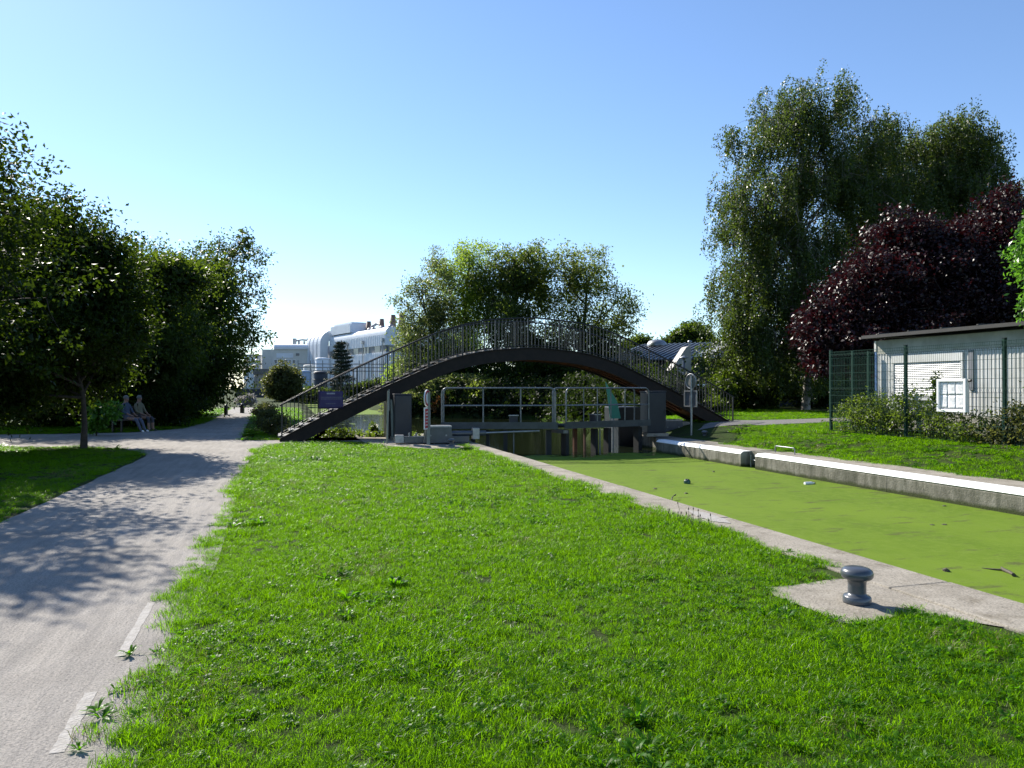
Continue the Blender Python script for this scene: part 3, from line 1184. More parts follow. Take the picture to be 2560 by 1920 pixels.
tree('broadleaf_tree', 'leafy tree behind the path fork with long arching branch tips', 'tree', (-17.6, 31.6, 0), 0.18,
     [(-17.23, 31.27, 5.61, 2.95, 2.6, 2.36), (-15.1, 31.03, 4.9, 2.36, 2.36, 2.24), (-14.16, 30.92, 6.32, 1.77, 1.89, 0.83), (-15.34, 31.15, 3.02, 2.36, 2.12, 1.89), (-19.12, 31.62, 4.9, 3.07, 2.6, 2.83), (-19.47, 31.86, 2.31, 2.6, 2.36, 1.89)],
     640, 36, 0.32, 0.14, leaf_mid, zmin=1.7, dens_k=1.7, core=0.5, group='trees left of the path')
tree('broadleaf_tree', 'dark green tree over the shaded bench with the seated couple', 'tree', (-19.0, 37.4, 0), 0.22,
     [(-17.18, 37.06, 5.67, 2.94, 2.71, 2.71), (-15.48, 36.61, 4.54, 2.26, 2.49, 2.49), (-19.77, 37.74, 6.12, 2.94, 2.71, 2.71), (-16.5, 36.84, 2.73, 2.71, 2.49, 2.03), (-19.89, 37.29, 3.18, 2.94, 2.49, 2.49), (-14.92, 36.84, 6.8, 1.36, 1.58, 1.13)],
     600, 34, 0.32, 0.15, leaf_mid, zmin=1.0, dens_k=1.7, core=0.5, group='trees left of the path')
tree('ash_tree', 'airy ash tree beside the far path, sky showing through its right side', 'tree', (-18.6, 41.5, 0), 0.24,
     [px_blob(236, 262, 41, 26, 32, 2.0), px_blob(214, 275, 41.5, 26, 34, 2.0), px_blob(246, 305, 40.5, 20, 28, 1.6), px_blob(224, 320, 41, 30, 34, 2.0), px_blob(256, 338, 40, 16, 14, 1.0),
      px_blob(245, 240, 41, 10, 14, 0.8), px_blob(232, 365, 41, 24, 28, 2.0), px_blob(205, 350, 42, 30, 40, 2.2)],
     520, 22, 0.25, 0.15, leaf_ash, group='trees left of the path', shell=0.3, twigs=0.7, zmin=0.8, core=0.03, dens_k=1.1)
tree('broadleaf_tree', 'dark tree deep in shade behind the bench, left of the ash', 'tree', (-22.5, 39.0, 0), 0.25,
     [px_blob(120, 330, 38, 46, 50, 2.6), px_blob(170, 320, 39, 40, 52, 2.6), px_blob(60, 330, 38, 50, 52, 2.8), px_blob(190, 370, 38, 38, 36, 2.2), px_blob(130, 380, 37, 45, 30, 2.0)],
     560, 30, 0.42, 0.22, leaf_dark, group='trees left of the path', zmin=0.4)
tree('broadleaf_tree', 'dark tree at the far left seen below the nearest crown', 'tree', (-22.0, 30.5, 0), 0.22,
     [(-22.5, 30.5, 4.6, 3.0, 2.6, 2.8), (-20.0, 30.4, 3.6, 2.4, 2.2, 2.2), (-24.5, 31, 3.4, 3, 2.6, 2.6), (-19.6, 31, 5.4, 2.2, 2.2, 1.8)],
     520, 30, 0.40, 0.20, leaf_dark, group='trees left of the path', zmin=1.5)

def shrub(name, label, cat, blobs, nclump, per, clump_r, lsize, lmat, group=None, zmin=0.02, stem=0.03, **kw):
    bx = sum(b[0] for b in blobs) / len(blobs)
    by = sum(b[1] for b in blobs) / len(blobs)
    u_, v_ = UV(bx, by)
    bz = terrain(u_, v_)
    if bz < -0.3:
        bz = -0.3
    return tree(name, label, cat, (bx, by, bz), stem, blobs, nclump, per, clump_r, lsize, lmat, fork=0.05, group=group, zmin=bz + zmin, twigs=0.2, multi=True, **kw)


shrub('shrub', 'dark shrub mass behind the couple on the bench', 'shrub', [(-16.0, 30.2, 0.9, 1.6, 1.2, 1.0), (-18.2, 30.4, 1.0, 1.6, 1.2, 1.1), (-14.4, 31, 0.8, 1.3, 1.0, 0.9), (-20.2, 30.8, .9, 1.6, 1.2, 1.0)], 420, 26, 0.22, 0.13, leaf_dark)
shrub('shrub', 'dark low shrub along the left side of the far path', 'shrub', [(-16.9, 36.5, 0.9, 1.0, 2.2, 1.0), (-18.2, 40, 1.2, 1.2, 2.4, 1.3), (-19.2, 44, 1.3, 1.2, 2.4, 1.5), (-15.8, 34.4, 0.7, .8, 1.4, .8)], 420, 24, 0.24, 0.15, leaf_dark)
tree('sapling', 'bright leafy sapling glowing beside the slim trunk at the path fork', 'sapling', gnd(97, 436), 0.025,
     [px_blob(100, 416, 24.6, 9, 10, 0.35), px_blob(110, 411, 24.6, 9, 7, 0.35), px_blob(92, 424, 24.6, 7, 7, 0.3)], 60, 14, 0.10, 0.12, leaf_bright, fork=0.2)

# --- trees on the island behind the bridge
G = 'trees behind the footbridge'
tree('ash_tree', 'grey-green airy tree at the left end of the group behind the bridge', 'tree', at(436, 394, 58), 0.22,
     [px_blob(418, 325, 58, 22, 34, 2.2), px_blob(438, 295, 58, 22, 34, 2.2), px_blob(408, 345, 57, 14, 26, 1.6), px_blob(425, 370, 57, 28, 22, 2.2), px_blob(446, 335, 58, 20, 34, 2), px_blob(414, 288, 58, 9, 14, 1), px_blob(400, 300, 58, 6, 6, .6)],
     900, 24, 0.32, 0.17, leaf_grey, group=G, shell=0.2, twigs=0.7, core=0.0, dens_k=1.05)
tree('lime_tree', 'light yellow-green tree glowing behind the left half of the bridge', 'tree', at(468, 394, 60), 0.24,
     [px_blob(462, 280, 60, 24, 26, 2.2), px_blob(474, 258, 60, 20, 18, 2.0), px_blob(462, 325, 59, 22, 34, 2.0), px_blob(480, 310, 59, 22, 36, 2.2), px_blob(452, 358, 58, 22, 22, 1.8)],
     860, 26, 0.32, 0.17, leaf_lime, group=G, shell=0.3, twigs=0.5, core=0.0, dens_k=1.0)
tree('maple_tree', 'tallest dense green tree behind the crown of the bridge', 'tree', at(516, 394, 58), 0.30,
     [px_blob(516, 268, 58, 30, 24, 2.4), px_blob(500, 288, 58, 26, 26, 2.2), px_blob(532, 288, 58, 22, 26, 2.2), px_blob(510, 325, 57, 28, 24, 2.2), px_blob(520, 354, 57, 34, 24, 2.2)],
     860, 28, 0.32, 0.18, leaf_maple, group=G, shell=0.3, twigs=0.5, core=0.05, dens_k=1.3)
tree('ash_tree', 'wide open-crowned tree behind the right half of the bridge, branches showing', 'tree', at(578, 394, 57), 0.28,
     [px_blob(562, 272, 57, 24, 26, 2.2), px_blob(590, 276, 57, 28, 26, 2.4), px_blob(612, 308, 57, 22, 26, 2.0), px_blob(576, 312, 57, 28, 28, 2.4), px_blob(600, 338, 57, 30, 24, 2.2), px_blob(558, 340, 57, 22, 26, 2.0), px_blob(626, 322, 57, 10, 14, 1)],
     860, 24, 0.34, 0.17, leaf_yellow, group=G, shell=0.15, twigs=0.8, core=0.0, dens_k=1.1)
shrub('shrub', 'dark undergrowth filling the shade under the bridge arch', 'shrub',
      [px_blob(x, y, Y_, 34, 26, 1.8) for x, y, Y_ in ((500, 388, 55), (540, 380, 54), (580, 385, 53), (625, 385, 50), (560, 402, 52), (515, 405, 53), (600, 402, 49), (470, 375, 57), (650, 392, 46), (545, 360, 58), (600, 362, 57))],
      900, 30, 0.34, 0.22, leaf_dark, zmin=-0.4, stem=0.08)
shrub('hedge', 'dense dark hedge on the bank seen through the gate railings', 'shrub',
      [tuple(W(q, shore_right(q) + 0.5, 0.35)) + (1.1, 1.1, 0.9) for q in np.arange(30, 53, 1.5)] + [tuple(W(q, shore_right(q) + 1.8, 1.1)) + (1.3, 1.3, 1.2) for q in np.arange(30, 53, 1.8)],
      1300, 22, 0.24, 0.19, leaf_black, zmin=-0.35, stem=0.06, core=0.6)
shrub('shrub', 'pale feathery shrub spilling over the far water left of the lock gate', 'shrub',
      [px_blob(x, y, Y_, rx, rz, 1.5) for x, y, Y_, rx, rz in ((440, 392, 52, 22, 12), (468, 386, 52, 22, 10), (410, 401, 52, 20, 9), (445, 404, 51.5, 26, 10), (480, 400, 51.5, 16, 14), (395, 408, 52, 10, 6))],
      620, 26, 0.20, 0.22, leaf_bank, zmin=-0.3, stem=0.05, droop=0.9, aspect=0.4)
shrub('shrub', 'olive shrub hanging to the water behind the left gate railing', 'shrub',
      [px_blob(478, 398, 50, 16, 16, 1.0), px_blob(496, 402, 50, 10, 14, 0.9)], 160, 26, 0.22, 0.2, leaf_yellow, zmin=-0.3, stem=0.05, droop=1.2)
shrub('shrub', 'small patch of orange leaves in the pale bank shrub', 'shrub', [px_blob(437, 405, 49.9, 6, 3, 0.4), px_blob(442, 402, 49.9, 4, 3, 0.3)], 20, 14, 0.10, 0.2, leaf_orange, zmin=0.2)
tree('maple_tree', 'bright low-branched tree seen through the left bridge railing', 'tree', at(424, 399, 62), 0.16,
     [px_blob(420, 372, 62, 22, 18, 1.8), px_blob(404, 380, 62, 16, 14, 1.5), px_blob(440, 366, 62, 16, 18, 1.6)], 300, 24, 0.3, 0.22, leaf_lime, group=G)

# --- far trees, factory planting
tree('round_tree', 'distant round green tree above the dark metal roof', 'tree', at(690, 385, 120), 0.4,
     [px_blob(692, 335, 120, 12, 11, 2.0), px_blob(680, 340, 120, 10, 9, 1.8), px_blob(702, 342, 120, 9, 10, 1.6), px_blob(668, 345, 120, 6, 5, 1.2)], 320, 22, 0.5, 0.42, leaf_mid, group='distant trees')
tree('round_tree', 'distant tree just left of the roof cowl, half behind the bridge rail', 'tree', at(640, 385, 125), 0.4,
     [px_blob(640, 345, 125, 12, 8, 2.0), px_blob(629, 350, 125, 10, 8, 1.8), px_blob(650, 350, 125, 8, 6, 1.5)], 240, 22, 0.5, 0.42, leaf_mid, group='distant trees')
tree('hawthorn_shrub', 'brownish green bush standing before the white factory', 'shrub', (at(285, 400, 78).x, 78, 0.35), 0.10,
     [px_blob(286, 376, 78, 13, 13, 1.5), px_blob(278, 386, 78, 12, 12, 1.4), px_blob(293, 388, 78, 10, 13, 1.4), px_blob(284, 394, 78, 12, 8, 1.4)], 420, 24, 0.24, 0.22, leaf_brown, fork=0.1)
shrub('bramble', 'bramble thicket on the bank at the left foot of the bridge', 'shrub',
      [px_blob(270, 420, 26, 10, 9, 0.5), px_blob(278, 426, 25.2, 10, 10, 0.5), px_blob(266, 411, 29, 8, 6, 0.8), px_blob(288, 432, 24.6, 10, 6, 0.4), px_blob(300, 436, 24.8, 10, 4, 0.4)], 300, 22, 0.09, 0.075, leaf_brown)
shrub('waterside_plant', 'low leafy plants under the bridge at the water edge', 'plant',
      [(-3.6, 24.2, 0.05, 0.7, 0.3, 0.10), (-4.6, 24.0, 0.06, 0.8, 0.3, 0.13), (-5.4, 23.7, 0.10, 0.6, 0.3, 0.22), (-4.55, 24.3, 0.25, 0.10, 0.10, 0.28)], 130, 12, 0.06, 0.07, leaf_fence, lobes=False)
shrub('white_flower_clump', 'clump of pale grasses beside the far path bollard', 'plant', [px_blob(244, 401, 62, 6, 3, 0.6), px_blob(250, 399, 62, 4, 3, 0.5)], 60, 16, 0.14, 0.2,
      LEAF('pale_plume', (0.5, 0.46, 0.42), (0.34, 0.31, 0.28), 0.3, (0.4, 0.38, 0.34)))

# pine: whorled branches carrying flat needle pads
pb = at(341, 396, 80)
pb.z = 0.4
pine = thing('pine_tree', 'dark pine with layered branches in front of the factory tanks', 'tree', pb)
pm = MB()
PH = 6.4
pm.tube([(0, 0, -0.1), (0.05, 0, PH * .5), (0, 0, PH)], [0.14, 0.09, 0.02], 8, cap=False)
LPs, LAx = [], []
for k in range(13):
    z = 0.9 + k * 0.42
    rad_ = (1.75 * (1 - (z / PH)) ** 0.7 + 0.15) * random.uniform(0.8, 1.15)
    for j in range(7):
        a = random.uniform(0, 2 * math.pi)
        rr = rad_ * random.uniform(0.7, 1.1)
        e = Vector((math.cos(a) * rr, math.sin(a) * rr, z + rr * 0.22))
        pm.tube([(0, 0, z), e * 0.5 + Vector((0, 0, z * 0.5 - 0.02)), e], [0.03, 0.02, 0.008], 4, cap=False)
        n_ = 260
        t = rng.uniform(0.35, 1.05, n_)
        base_ = np.outer(t, np.array(e) - np.array((0, 0, z))) + np.array((0, 0, z))
        LPs.append(base_ + rng.normal(0, 1, (n_, 3)) * np.array((0.13, 0.13, 0.05)))
        LAx.append(rng.normal(0, 1, (n_, 3)) + np.array((0, 0, 0.5)))
LPs, LAx = np.concatenate(LPs), np.concatenate(LAx)
pm.build('trunk', bark, pine, fixn=False)
link('crown', leaf_mesh('pine_crown', LPs, LAx, np.full(len(LPs), 0.19), leaf_pine, 0.25), pine)


# weeping birches: leaves threaded on hanging strands
def birch(label, base, tr, blobs, nstr, lsize, group):
    base = Vector(base)
    root = thing('weeping_birch', label, 'tree', base, 0, group)
    m = MB()
    top = max(b[2] + b[5] * 0.7 for b in blobs)
    H = top - base.z
    cx = sum(b[0] for b in blobs) / len(blobs)
    tp = [base + Vector(((cx - base.x) * sstep(0.1, 1, i / 9) * 0.8 + 0.15 * math.sin(i), 0.1 * math.cos(i * 1.3), H * i / 9 - (0.1 if i == 0 else 0))) for i in range(10)]
    m.tube(tp, [tr * (1.3 if i == 0 else 1) * (1 - 0.9 * i / 9) for i in range(10)], 10, cap=False)
    ends = []
    for b in blobs:
        c = Vector(b[:3])
        for k in range(7):
            d = Vector((random.gauss(0, 1), random.gauss(0, 1), random.gauss(0.2, 0.7))).normalized()
            e = c + Vector((d.x * b[3], d.y * b[4], d.z * b[5])) * 0.8
            t = min(0.95, max(0.15, (e.z - base.z) / H - 0.18))
            i = min(8, int(t * 9))
            lp = limb(m, tp[i].lerp(tp[i + 1], t * 9 - i), e, tr * (1 - 0.9 * t) * 0.45, 0.012, 0.07, 6, 5)
            ends += lp[3:]
    Pb, Db = blob_points(lumpy(blobs, 4, 0.25, 0.5), nstr // 8, 0.25)
    bi = rng.integers(0, len(Pb), nstr)
    P = Pb[bi] + rng.normal(0, 1, (nstr, 3)) * np.array((0.30, 0.30, 0.34))
    D = Db[bi]
    E = np.array([tuple(e) for e in ends])
    LP, LA = [], []
    for i in range(nstr):
        L = random.uniform(0.5, 1.9)
        if P[i, 2] - L < base.z + 0.8:
            L = max(0.1, P[i, 2] - base.z - 0.8)
        nn_ = int(14 + L * 16)
        t = rng.uniform(0, 1, nn_) ** 0.85
        sway = rng.normal(0, 0.10, 2)
        q = np.stack([P[i, 0] + D[i, 0] * 0.25 * np.minimum(t * 3, 1) + sway[0] * t, P[i, 1] + D[i, 1] * 0.25 * np.minimum(t * 3, 1) + sway[1] * t, P[i, 2] - L * t + 0.12 * np.sin(np.minimum(t * 6, 3.1))], 1)
        q += rng.normal(0, 1, (nn_, 3)) * np.array((0.085, 0.085, 0.05))
        LP.append(q)
        a_ = rng.normal(0, 0.8, (nn_, 3))
        a_[:, 2] -= 1.0
        LA.append(a_)
        if i % 3 == 0:
            j = int(np.argmin(((E - P[i]) ** 2).sum(1)))
            limb(m, E[j], P[i], 0.014, 0.004, 0.05, 3, 3)
            m.tube([P[i], P[i] - np.array((0, 0, L * 0.8))], [0.005, 0.003], 3, cap=False)
    LP, LA = np.concatenate(LP), np.concatenate(LA)
    m.v = [tuple(Vector(q) - base) for q in m.v]
    m.build('trunk', birch_bark, root, fixn=False)
    link('crown', leaf_mesh('birch_crown', LP - np.array(base), LA, lsize * 1.15 * rng.uniform(0.7, 1.2, len(LP)), leaf_birch, 0.6), root)


B1 = [px_blob(*q) for q in ((820, 102, 41, 40, 32, 1.7), (784, 138, 41, 44, 38, 2.0), (845, 140, 41, 36, 42, 2.0), (760, 190, 41, 42, 46, 2.4), (820, 195, 41, 52, 50, 2.8), (862, 200, 41, 30, 50, 2.2),
                            (750, 240, 41, 36, 44, 2.2), (790, 260, 40, 54, 52, 2.8), (745, 295, 40.5, 34, 46, 2.2), (874, 160, 42, 28, 42, 1.9), (790, 112, 41, 32, 26, 1.6), (845, 275, 41, 45, 60, 2.6), (770, 330, 40, 46, 40, 2.4), (742, 345, 40.5, 30, 34, 1.8), (800, 345, 40, 40, 45, 2.4))]
bb = gnd(808, 410, 0.4)
birch('tall weeping birch with hanging strands right of the dark roof', (at(806, 410, 41).x, 41, 0.4), 0.20, B1, 6600, 0.118, 'weeping birches')
B2 = [px_blob(*q) for q in ((945, 140, 44, 34, 22, 2.2), (915, 165, 44, 38, 40, 2.4), (965, 150, 44, 30, 34, 2.2), (985, 185, 44, 22, 46, 2.0), (930, 215, 44, 46, 50, 2.8), (895, 225, 43, 34, 46, 2.4), (965, 225, 44, 40, 50, 2.6), (1010, 205, 46, 22, 22, 2.0))]
birch('darker rounded birch behind the purple tree', (at(945, 405, 44).x, 44, 0.4), 0.20, B2, 3600, 0.128, 'weeping birches')

tree('purple_plum', 'dark purple-leaved plum tree behind the white cabin', 'tree', (at(905, 405, 27).x, 27, 0.4), 0.20,
     [px_blob(905, 285, 27, 62, 48, 2.0), px_blob(858, 308, 27, 44, 40, 1.8), px_blob(960, 262, 27, 52, 46, 2.0), px_blob(1005, 245, 27, 42, 46, 1.8), px_blob(826, 330, 26.5, 30, 30, 1.3), px_blob(1000, 310, 26, 54, 50, 2.0),
      px_blob(930, 330, 26, 60, 36, 1.8), px_blob(870, 345, 26, 50, 30, 1.6), px_blob(1040, 280, 27, 44, 56, 2.0), px_blob(905, 240, 27.5, 34, 24, 1.4), px_blob(828, 358, 26, 22, 18, .9)],
     1700, 34, 0.20, 0.125, leaf_plum, shell=0.4, core=0.5, zmin=1.2, twigs=0.2)
tree('young_ash', 'bright green sunlit tree reaching in at the right edge', 'tree', W(10.9, 14.75, 0.4), 0.10,
     [px_blob(1056, 240, 14.6, 27, 30, 0.6), px_blob(1058, 295, 14.4, 27, 34, 0.6), px_blob(1066, 195, 14.6, 26, 34, 0.6), px_blob(1066, 365, 14.4, 24, 30, 0.5), px_blob(1042, 268, 14.4, 16, 12, .4)],
     330, 26, 0.11, 0.10, leaf_bright, fork=0.15, zmin=1.2, droop=0.5, aspect=0.38)
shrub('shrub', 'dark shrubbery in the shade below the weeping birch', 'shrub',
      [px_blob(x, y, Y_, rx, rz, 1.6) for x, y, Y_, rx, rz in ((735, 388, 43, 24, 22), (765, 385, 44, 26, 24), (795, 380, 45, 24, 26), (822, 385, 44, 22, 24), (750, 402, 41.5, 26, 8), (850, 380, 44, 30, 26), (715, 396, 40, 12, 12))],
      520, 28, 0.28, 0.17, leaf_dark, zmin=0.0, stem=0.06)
shrub('shrub', 'sunlit leafy shrub at the foot of the birch by the right bridge ramp', 'shrub', [px_blob(722, 392, 38, 10, 12, .7), px_blob(730, 380, 39, 12, 9, 0.8), px_blob(715, 405, 36, 9, 6, .5)], 130, 22, 0.14, 0.13, leaf_mid)


# ------------------------------------------------------------------ arched footbridge
BR_U, BR_V = 22.9, -0.25
bridge = thing('footbridge', 'dark arched iron footbridge with railings and stairs over the lock head', 'bridge', W(BR_U, BR_V, 0), TH)
TS = [0, 1.5, 2.13, 2.73, 3.3, 3.96, 5.1, 6.13, 6.47, 7.41, 7.95, 9.5]
TZ = [2.91, 2.79, 2.67, 2.51, 2.30, 2.0, 1.49, 0.99, 0.83, 0.34, 0.05, -0.80]
BW = 1.5


def dz(t):
    """height of the girder's upper edge at t metres from the left foot"""
    s = abs(t - 7.9)
    # smooth table
    z, w = 0.0, 0.0
    for k in range(-4, 5):
        q = min(9.4, abs(s + k * 0.16))
        g = math.exp(-(k / 2.4) ** 2)
        z += g * float(np.interp(q, TS, TZ))
        w += g
    return z / w


N = 90
TEND = 15.45                                   # right landing lies a little higher than the left
ts = [TEND * i / N for i in range(N + 1)]
for y0, nm in ((0.0, 'girder'), (BW - 0.10, 'girder')):
    m = MB()
    vv, ff = [], []
    for i, t in enumerate(ts):
        zt = dz(t)
        sl_ = (dz(min(TEND, t + .05)) - dz(max(0, t - .05))) / .1
        th = 0.42 * math.sqrt(1 + sl_ * sl_) * (0.90 if sl_ else 1)
        zb = max(zt - th, -0.12)
        for y in (y0, y0 + 0.10):
            vv += [(t, y, zb), (t, y, zt)]
    for i in range(N):
        a = i * 4
        b = a + 4
        ff += [(a, b, b + 1, a + 1), (a + 2, a + 3, b + 3, b + 2), (a + 1, b + 1, b + 3, a + 3), (a, a + 2, b + 2, b)]
    ff += [(0, 1, 3, 2), (N * 4, N * 4 + 2, N * 4 + 3, N * 4 + 1)]
    m.add(vv, ff, 0)
    # flanges
    for zo, wd in ((0.0, 0.05),):
        vv, ff = [], []
        for i, t in enumerate(ts):
            z = dz(t)
            for y in (y0 - wd, y0 + 0.10 + wd):
                vv += [(t, y, z + 0.004), (t, y, z + 0.03)]
        for i in range(N):
            a = i * 4
            b = a + 4
            ff += [(a, b, b + 1, a + 1), (a + 2, a + 3, b + 3, b + 2), (a + 1, b + 1, b + 3, a + 3), (a, a + 2, b + 2, b)]
        m.add(vv, ff, 0)
    m.build(nm, rust, bridge)
# rusty underside plating between girders
m = MB()
vv, ff = [], []
for i, t in enumerate(ts):
    z = max(dz(t) - 0.30, -0.1)
    vv += [(t, 0.101, z), (t, BW - 0.101, z), (t, 0.101, z + 0.03), (t, BW - 0.101, z + 0.03)]
for i in range(N):
    a, b = i * 4, i * 4 + 4
    ff += [(a, a + 1, b + 1, b), (a + 2, b + 2, b + 3, a + 3), (a, b, b + 2, a + 2), (a + 1, a + 3, b + 3, b + 1)]
m.add(vv, ff)
m.build('soffit_plate', rust_under, bridge)
for k in range(3):
    m = MB()
    y = 0.35 + 0.4 * k
    m.tube([(t, y, max(dz(t) - 0.34, -0.1)) for t in ts[10:-10:2]], 0.035, 6)
    m.build('stringer', rust_under, bridge)
# stair treads on both flanks, deck plates at the crown
step_me = None
treads = []
t = 0.12
while t < 15.35:
    s = abs(t - 7.9)
    run = 0.30
    treads.append(t)
    t += run
tread_mat = M('worn_tread', (0.20, 0.19, 0.18), (0.09, 0.085, 0.08), 0.6, scale=8)
tm = MB().box(-0.17, 0.17, 0.11, BW - 0.11, -0.025, 0.025)
o0 = None
for t in treads:
    z = dz(t) + 0.02
    if o0 is None:
        o0 = tm.build('tread', tread_mat, bridge)
        o = o0
    else:
        o = link('tread', o0.data, bridge)
    o.location = (t, 0, z)
# railings
HR = 1.0
bal0 = None
for side, y in ((0, 0.05), (1, BW - 0.05)):
    m = MB()
    m.tube([(t, y, dz(t) + HR) for t in ts], 0.026, 6)
    m.build('handrail', dark_steel, bridge)
    m = MB()
    m.tube([(t, y, dz(t) + 0.10) for t in ts], 0.014, 5)
    m.build('bottom_rail', dark_steel, bridge)
    post_t = [0.06 + i * 1.095 for i in range(15)]
    for t in post_t:
        m = MB().box(-0.020, 0.020, -0.020, 0.020, -0.06, HR)
        m.build('post', dark_steel, bridge, (t, y, dz(t)))
    for i in range(14):
        for k in range(1, 9):
            t = post_t[i] + 1.095 * k / 9
            if bal0 is None:
                bal0 = MB().box(-0.008, 0.008, -0.008, 0.008, 0.10, HR - 0.01).build('baluster', dark_steel, bridge)
                o = bal0
            else:
                o = link('baluster', bal0.data, bridge)
            o.location = (t, y, dz(t))
# end plinths of the abutments (pale stone by the right ramp)
m = MB()
m.box(11.0, 11.9, 0.15, 1.35, -0.6, 0.95, bev=0.03)
m.build('abutment', dark_steel, bridge)
m = MB()
m.box(13.0, 13.75, 0.12, 1.3, -0.1, 0.42, bev=0.06)
m.build('abutment', concrete, bridge)
m = MB()
m.box(3.2, 3.5, 0.2, 1.3, -0.3, dz(3.5) - 0.35, bev=0.03)
m.build('pier', dark_steel, bridge)

# purple notice banner tied to the railing
ban = thing('banner', 'dark purple notice banner tied to the left railing of the bridge', 'banner', W(BR_U, BR_V, 0) + W(-0.02, 1.45, 0), TH)
purple = M('purple_vinyl', (0.035, 0.022, 0.105), (0.028, 0.018, 0.085), 0.6, scale=3)
print_white = M('pale_print', (0.42, 0.40, 0.45), (0.34, 0.32, 0.38), 0.6)
m = MB()
bx0, bx1, bz0, bz1 = -0.33, 0.38, 0.98, 1.50
vv, ff = [], []
for i in range(13):
    for j in range(9):
        x = bx0 + (bx1 - bx0) * i / 12
        z = bz0 + (bz1 - bz0) * j / 8
        vv.append((x, -0.01 + 0.008 * math.sin(x * 14 + z * 5), z))
for i in range(12):
    for j in range(8):
        a = i * 9 + j
        ff.append((a, a + 1, a + 10, a + 9))
m.add(vv, ff, 0, True)
o = m.build('sheet', purple, ban, fixn=False)
o.modifiers.new('s', 'SOLIDIFY').thickness = 0.004
for (x0, x1, z, h) in ((-0.10, 0.14, 1.435, 0.045), (-0.27, 0.34, 1.32, 0.035), (-0.27, 0.33, 1.27, 0.03), (-0.13, 0.16, 1.13, 0.03)):
    m = MB()
    x = x0
    while x < x1:                             # words too small to read: short strokes
        w_ = random.uniform(0.018, 0.04)
        m.box(x, min(x1, x + w_), -0.024, -0.022, z - h / 2, z + h / 2)
        x += w_ + 0.009
    m.build('lettering', print_white if h > 0.032 and z > 1.4 else M('faint_print', (0.12, 0.11, 0.17), (0.09, 0.08, 0.13), 0.6), ban)

# ------------------------------------------------------------------ lock gate: two mitred leaves with walkways
gateL, gateC, gateR = (21.66, 4.34), (20.70, 7.68), (21.64, 10.98)
rail_mat = M('railing_steel', (0.20, 0.215, 0.225), (0.13, 0.14, 0.15), 0.4, metal=0.5, scale=10)


def gate_leaf(label, a, b, face):
    pa, pb_ = W(*a), W(*b)
    d = pb_ - pa
    L = d.length
    ang = math.atan2(d.y, d.x)
    g = thing('lock_gate', label, 'lock gate', (pa.x, pa.y, 0), ang, 'lock gate leaves')
    Z = 0.50
    MB().box(0, L - 0.03, -0.35, -0.31, Z - 0.10, Z + 0.02).build('side_beam', gate_steel, g)
    MB().box(0, L - 0.03, 0.31, 0.35, Z - 0.10, Z + 0.02).build('side_beam', gate_steel, g)
    # grating deck: bearing bars
    k, bar = 0, None
    y = -0.30
    m = MB()
    while y < 0.30:
        m.box(0.02, L - 0.05, y, y + 0.006, Z - 0.03, Z)
        y += 0.03
    x = 0.05
    while x < L - 0.06:
        m.box(x, x + 0.006, -0.31, 0.31, Z - 0.02, Z - 0.002)
        x += 0.1
    o = m.build('deck_grating', gate_steel, g, fixn=False)
    # kick plate
    MB().box(0.02, L - 0.05, -0.362, -0.353, Z + 0.021, Z + 0.10).build('kick_plate', gate_steel, g)
    for y in (-0.335, 0.335):
        m = MB()
        r = 0.16
        H = Z + 1.10
        pts = [(0.05, y, Z + 0.02), (0.05, y, H - r)] + [(0.05 + r - r * math.cos(q), y, H - r + r * math.sin(q)) for q in (0.3, 0.6, 0.9, 1.2)] + [(0.05 + r, y, H), (L - 0.1 - r, y, H)]
        pts += [(L - 0.1 - r + r * math.sin(q), y, H - r + r * math.cos(q)) for q in (0.3, 0.6, 0.9, 1.2)] + [(L - 0.1, y, H - r), (L - 0.1, y, Z + 0.02)]
        m.tube(pts, 0.024, 8)
        m.build('guard_rail', rail_mat, g)
        m = MB().tube([(0.05, y, Z + 0.58), (L - 0.1, y, Z + 0.58)], 0.017, 6)
        m.build('mid_rail', rail_mat, g)
        for f in (0.36, 0.68):
            m = MB().tube([(L * f, y, Z + 0.02), (L * f, y, H - 0.01)], 0.018, 6)
            m.build('stanchion', rail_mat, g)
    # the leaf frame below: heel post, mitre post, intermediate posts, one beam low over the water
    for x, w in ((0.95 if face < 0 else 0.25, 0.13), (L - 0.28, 0.16), (L * 0.55, 0.12), (L * 0.40, 0.10)):
        MB().box(x - w / 2, x + w / 2, -0.14, 0.10, -1.5, Z - 0.145).build('frame_post', gate_dark, g)
    MB().box(0.3, L - 0.1, -0.10, 0.08, -0.62, -0.40).build('frame_beam', gate_dark, g)
    MB().box(-0.02, 0.16, -0.30, 0.30, Z - 0.24, Z - 0.145).build('end_bracket', rail_mat, g)
    # sluice operating box with its rod
    x = L * (0.62 if face < 0 else 0.42)
    MB().box(x - 0.13, x + 0.13, -0.10, 0.16, Z + 0.003, Z + 0.27, bev=0.015).build('sluice_box', cabinet_grey, g)
    MB().box(x - 0.15, x + 0.15, -0.12, 0.18, Z + 0.272, Z + 0.295).build('box_lid', galv, g)
    MB().tube([(x, -0.2, -1.2), (x, -0.2, Z - 0.15)], 0.022, 6).build('sluice_rod', rail_mat, g)
    return g, ang, L


